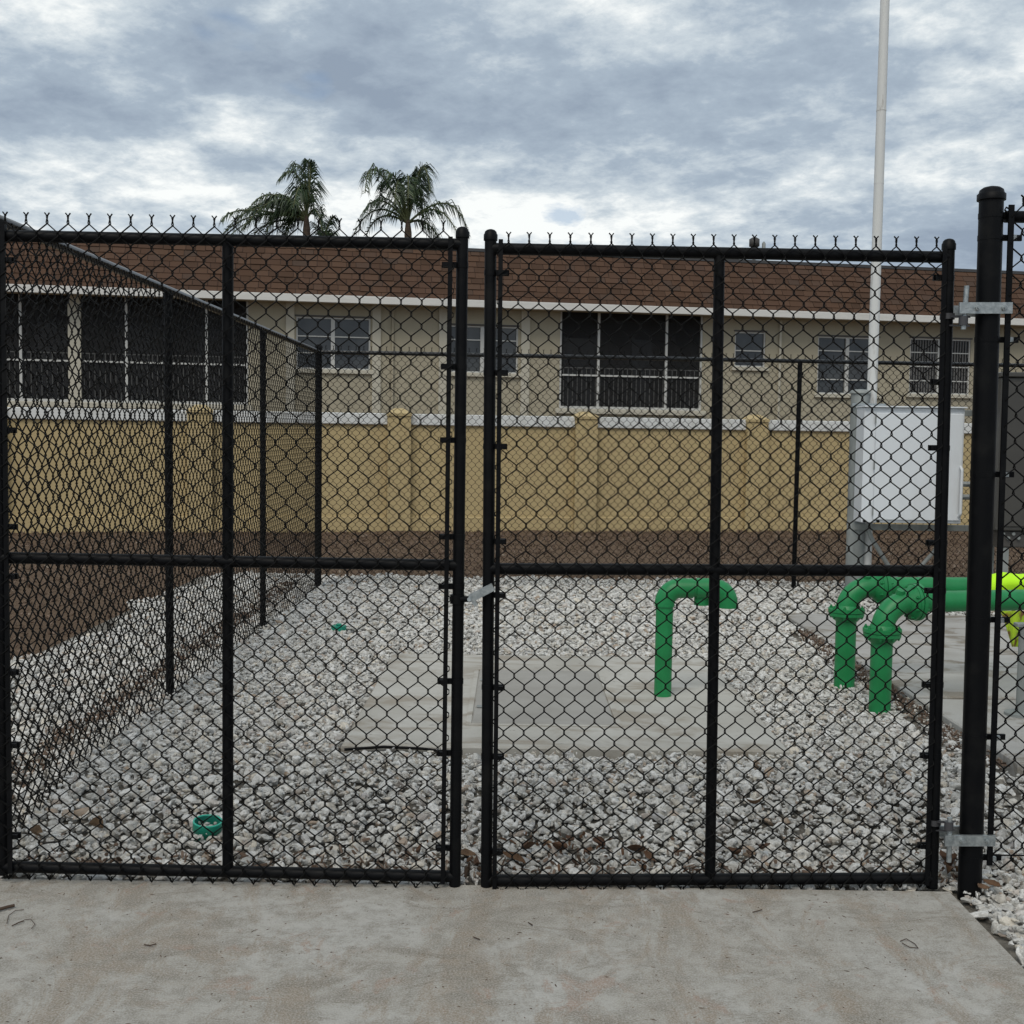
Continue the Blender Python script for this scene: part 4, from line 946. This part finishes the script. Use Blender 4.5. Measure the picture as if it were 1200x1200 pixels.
# vents on the flat roof
vu, vz = uz(BO, 884, 285, 2.0)
vr = empty('roof_vent', tuple(BO + TU * vu + TN * 2.0 + Vector((0, 0, zR))), 'small dark vent cap on a pipe standing on the flat roof edge', 'vent')
vb = BO + TU * vu + TN * 2.0
part(MB().tube([vb + Vector((0, 0, zR - 0.02)), vb + Vector((0, 0, vz - 0.1))], 0.045, 10), 'pipe', galvd, vr)
part(MB().tube([vb + Vector((0, 0, vz - 0.12)), vb + Vector((0, 0, vz - 0.08)), vb + Vector((0, 0, vz + 0.10)), vb + Vector((0, 0, vz + 0.15))], [0.06, 0.14, 0.14, 0.06], 14), 'cap', wdark, vr)
vu, _ = uz(BO, 895, 290, 2.0); vb = BO + TU * vu + TN * 2.0
tag(MB().tube([vb + Vector((0, 0, zR - 0.02)), vb + Vector((0, 0, vz - 0.0)), vb + Vector((0, 0, vz + 0.05))], [0.05, 0.05, 0.02], 10).build('roof_pipe', galvd), 'short grey pipe just right of the dark vent cap on the roof', 'pipe')
# ------------------------------------------------------------------ palms
def palm(px, pyc, Y, label, fronds, dens=1.0):
    """fronds: (dx,dy pixels of the arch top, dx,dy pixels of the tip, depth shift m, leaflet length m)"""
    s_ = Y / F; base = PY(px, pyc, Y)
    root = empty('palm_tree', (base.x, Y, gz(0, 24)), label, 'palm tree', 'palms beyond the building')
    g_ = gz(0, 24)
    pts = [Vector((base.x + 0.05 * math.sin(t_ * 3), Y, g_ + (base.z - 0.3 - g_) * t_)) for t_ in np.linspace(0, 1, 9)]
    part(MB().tube(pts + [base + Vector((0, 0, 0.25))], [0.20, 0.17, 0.15, 0.14, 0.13, 0.125, 0.12, 0.12, 0.12, 0.05], 12), 'trunk', trunkM, root)
    for (ax_, ay_, tx_, ty_, dz_, ll) in fronds:
        p0 = base; p1 = base + Vector((ax_ * s_ * 1.0, dz_ * 0.5, ay_ * s_)); p2 = base + Vector((tx_ * s_, dz_, ty_ * s_))
        # quadratic curve passing through the arch point
        cpt = p1 * 2 - (p0 + p2) * 0.5
        C = lambda t: p0 * ((1 - t) ** 2) + cpt * (2 * t * (1 - t)) + p2 * t * t
        n = 22; pl = [C(t) for t in np.linspace(0, 1, n)]
        st_ = part(MB().tube(pl, [0.035 * (1 - 0.8 * t) + 0.006 for t in np.linspace(0, 1, n)], 5), 'frond', stalkM, root)
        k = MB(); N_ = int(80 * dens)
        for i in range(N_):
            t_ = 0.12 + 0.88 * (i + random.random()) / N_; c = C(t_); tg = (C(min(t_ + 0.02, 1.0)) - C(t_ - 0.02)).normalized()
            side = tg.cross(Vector((0, 0, 1)));
            if side.length < 0.2: side = Vector((random.uniform(-1, 1), random.uniform(-1, 1), 0))
            side.normalize(); sg = 1 if i % 2 else -1
            L = ll * 0.9 * (0.50 + 0.6 * math.sin(PI * min(1, t_ * 0.9 + 0.08))) * random.uniform(0.75, 1.15)
            d0 = (side * sg * random.uniform(0.5, 1.0) + tg * random.uniform(0.35, 0.8) + Vector((0, 0, random.uniform(-0.5, 0.35)))).normalized()
            m1 = c + d0 * L * 0.38; d1 = (d0 * 0.55 + Vector((0, 0, -1.0)) + tg * 0.15).normalized(); e2 = m1 + d1 * L * 0.62
            w_ = 0.015; wv = tg * w_ * 0.9 + side * 0.006
            k.add([c - wv, c + wv, m1 + wv * 1.2, m1 - wv * 1.2, e2], [(0, 1, 2, 3), (3, 2, 4)], False)
        lo = k.build('leaflets', frondM); lo.data.transform(Matrix.Translation(-root.location)); lo.parent = st_; lo['kind'] = 'stuff'
    return root
palm(478, 262, 38, 'palm tree with two arching side fronds and a tufted top, right of the other palm',
  [(-34, 56, -46, 28, -0.8, 0.75), (-22, 58, -38, 52, 0.5, 0.55), (-26, 46, -34, 16, 0.2, 0.7), (4, 44, 18, 70, 0.3, 0.7), (16, 60, 27, 30, -0.6, 0.8), (10, 54, 24, 44, 0.4, 0.7), (-14, 50, -24, 40, -0.4, 0.6), (12, 40, 20, 6, 0.3, 0.9), (-8, 44, -12, 14, -1.0, 0.9), (8, 46, 16, 12, 0.9, 0.9), (2, 48, 4, 20, -1.2, 0.9),
   (2, 40, 8, 62, 0.0, 0.7), (-40, 15, -70, -26, 0.3, 0.75), (-30, 24, -52, 6, -0.4, 0.65), (-34, 8, -54, -24, 0.5, 0.45), (44, 24, 71, -12, 0.2, 0.85), (34, 14, 60, -18, -0.5, 0.7), (22, 2, 40, -26, 0.6, 0.7), (-24, 30, -42, 30, 0.9, 0.5)])
palm(359, 258, 37, 'palm tree with one tall upright frond and low bushy fronds, left of the other palm',
  [(-10, 50, -31, 42, -0.3, 0.6), (-4, 54, -20, 64, 0.3, 0.6), (2, 50, 0, 70, 0.2, 0.6), (6, 44, 7, 62, -0.5, 0.7), (-4, 36, -22, 22, 0.5, 0.75), (2, 40, 6, 18, 0.5, 0.9), (-4, 34, -10, 10, -0.7, 0.8),
   (-40, 22, -76, -10, 0.4, 0.6), (-56, 14, -99, -18, 0.2, 0.6), (-36, 26, -62, 6, -0.6, 0.55), (-24, 14, -44, -16, -0.3, 0.7), (-28, 28, -50, 14, -0.1, 0.5), (-40, 6, -84, -22, -0.5, 0.6), (-50, 20, -90, -4, 0.6, 0.6), (-30, 20, -70, -20, -0.8, 0.7), (-22, 24, -56, -14, 0.8, 0.7), (-60, 4, -104, -26, 0.0, 0.6), (-44, 24, -70, 12, 0.9, 0.5), (-34, 10, -58, -6, 1.0, 0.7), (-66, 8, -92, -8, -0.7, 0.5), (-20, 8, -34, -20, 1.2, 0.7), (-48, -2, -74, -24, 0.9, 0.6), (-14, 8, -24, -22, 0.2, 0.8), (12, 10, 20, -16, -0.3, 0.7), (-14, 2, -60, -22, 0.3, 0.7)])
# a low feathery palm to the right of the first
palm(379, 285, 37.5, 'small feathery palm showing just right of the palm with the upright frond',
  [(-2, 18, -3, 44, 0.2, 0.5), (5, 18, 12, 30, -0.2, 0.6), (6, 12, 14, 4, 0.3, 0.6), (-5, 14, -14, 26, 0.4, 0.6)], 0.8)

# ------------------------------------------------------------------ litter: leaves and twigs
def leaf(px, py, L, wd, rz, tilt, label, z=None, curl_=0.25):
    p_ = PG(px, py) if z is None else PZ(px, py, z)
    zz0 = p_.z + (0.05 if z is None else 0.006)
    k = MB(); n = 8; V = []; fold = random.uniform(0.4, 1.6)
    for i in range(n + 1):
        t_ = i / n; w_ = wd * math.sin(PI * min(1, t_ * 0.96 + 0.03)) ** 0.8 * 0.5; zc_ = curl_ * L * (t_ - 0.5) ** 2 * 2
        jg = random.uniform(0.75, 1.15); fo = fold * w_; sw = 0.12 * L * math.sin(t_ * 2.6 + rz)
        V += [(L * (t_ - .5), sw - w_ * jg, zc_ + fo), (L * (t_ - .5), sw, zc_), (L * (t_ - .5), sw + w_ * jg * 0.9, zc_ + fo * 1.4)]
    Fq = [(i * 3 + j, i * 3 + 3 + j, i * 3 + 4 + j, i * 3 + 1 + j) for i in range(n) for j in range(2)]
    k.add(V, Fq, True); k.add([(v[0], v[1], v[2] - 0.0012) for v in V], [f_[::-1] for f_ in Fq], True)
    k.tube([(L * .5, 0, curl_ * L * .5), (L * .62, 0, curl_ * L * .75)], 0.0012, 4)
    o = k.build('dead_leaf', leafM); o.location = (p_.x, p_.y, zz0); o.rotation_euler = (tilt, tilt * 0.6, rz)
    return tag(o, label, 'leaf', 'dead leaves about the gate')
L_ = 'dead leaves about the gate'
leaf(602, 1022, 0.115, 0.034, -0.7, 0.5, 'long brown leaf leaning on the left end of the right bottom rail')
leaf(672, 1026, 0.07, 0.028, 1.2, 0.9, 'small upright brown leaf on the right bottom rail, left of its middle')
leaf(41, 992, 0.08, 0.05, 1.3, 0.8, 'dark brown leaf lying in the rocks nearest the left frame edge')
leaf(111, 983, 0.07, 0.05, 0.9, 0.7, 'dark brown curled leaf in the rocks left of the open teal pipe')
leaf(546, 1018, 0.09, 0.045, 0.4, 0.3, 'brown leaf in the gap between the two gate leaves')
LV = [(640, 1003, 'brown leaf farthest left of the cluster behind the bottom rail of the right gate leaf'), (655, 1010, 'leaf in the brown cluster touching the bottom rail'), (668, 998, 'uppermost leaf of the brown cluster behind the right gate leaf'),
 (690, 1013, 'brown leaf low in the cluster left of the middle stile'), (702, 1004, 'leaf at the right side of the brown cluster left of the middle stile'), (745, 1012, 'brown leaf alone midway between the cluster and the middle stile'),
 (760, 1020, 'brown leaf nearest the bottom rail left of the middle stile'), (860, 1015, 'brown leaf just right of the foot of the right leaf middle stile'), (895, 1010, 'second brown leaf right of the foot of the middle stile'),
 (560, 1028, 'leaf lowest in the gap between the gate leaves'), (620, 1008, 'brown leaf near the left end of the right bottom rail'), (493, 1012, 'dark leaf in the rocks left of the centre gate stiles'), (885, 955, 'brown leaf in the rocks well behind the right gate leaf')]
for px, py, lb in LV: leaf(px, py, random.uniform(0.045, 0.085), random.uniform(0.025, 0.042), random.uniform(0, 6), random.uniform(-0.5, 0.6), lb, curl_=random.uniform(0.2, 0.8))
LV = [(1106, 1022, 'tan leaf at the left of the pile beside the thick gate post foot'), (1115, 1030, 'tan leaf in the middle of the pile beside the post foot'), (1110, 1038, 'tan leaf lowest in the pile beside the post foot'), (1119, 1022, 'tan leaf topmost in the pile beside the post foot'), (1121, 1036, 'tan leaf of the pile touching the thick gate post')]
for px, py, lb in LV: leaf(px, py, random.uniform(0.05, 0.085), random.uniform(0.03, 0.045), random.uniform(0, 6), random.uniform(-0.6, 0.6), lb, curl_=0.7)
for px, py, lb in [(1152, 1057, 'tan leaf just right of the thick gate post foot'), (1162, 1052, 'tan leaf farther right of the thick gate post foot')]: leaf(px, py, 0.07, 0.035, random.uniform(0, 6), 0.3, lb)
def twig(pts, r, label):
    o = MB().tube([PZ(px, py, 0.004 + r) for px, py in pts], r, 6).build('twig', twigM); return tag(o, label, 'twig', 'twigs on the apron')
twig([(-6, 1067), (8, 1063), (17, 1061)], 0.006, 'thick brown twig at the left frame edge on the apron')
twig([(8, 1082), (10, 1073), (18, 1067), (28, 1066)], 0.0013, 'thin curved twig below the thick one on the apron')
twig([(14, 1085), (22, 1081), (28, 1079)], 0.0022, 'short straight twig inside the curved one')
twig([(28, 1078), (36, 1077), (41, 1083), (37, 1088)], 0.0012, 'thin hooked twig right of the short straight one')
twig([(1055, 1103), (1062, 1100), (1072, 1106), (1076, 1111), (1066, 1110), (1057, 1105)], 0.0016, 'thin looped twig near the right edge of the apron')
twig([(169, 1107), (176, 1108), (183, 1106)], 0.0022, 'short brown twig on the apron below the left gate leaf')
twig([(555, 1098), (562, 1101)], 0.0022, 'tiny brown twig on the apron below the gate gap')
twig([(619, 1081), (624, 1084)], 0.0022, 'tiny dark curl on the apron right of the gate gap')
twig([(882, 1069), (893, 1066)], 0.0018, 'thin dark twig on the apron below the right gate leaf')
k = MB(); V = []; n_ = 420; XX = rng.uniform(-2.2, 1.6, n_); YY = 2.9 + (AY - 2.95) * rng.random(n_) ** 0.7
vs, f = ico(0)
for x, y in zip(XX, YY):
    a = random.uniform(0, PI); l = random.uniform(0.002, 0.006) * random.choice((1, 1, 2)); w = random.uniform(0.0012, 0.0025)
    k.add([(x + (v[0] * l * math.cos(a) - v[1] * w * math.sin(a)), y + (v[0] * l * math.sin(a) + v[1] * w * math.cos(a)), 0.001 + v[2] * 0.0012) for v in vs], f.tolist())
tag(k.build('debris_crumbs', chipM), 'tiny dark crumbs and bits scattered over the concrete apron', kind='stuff')
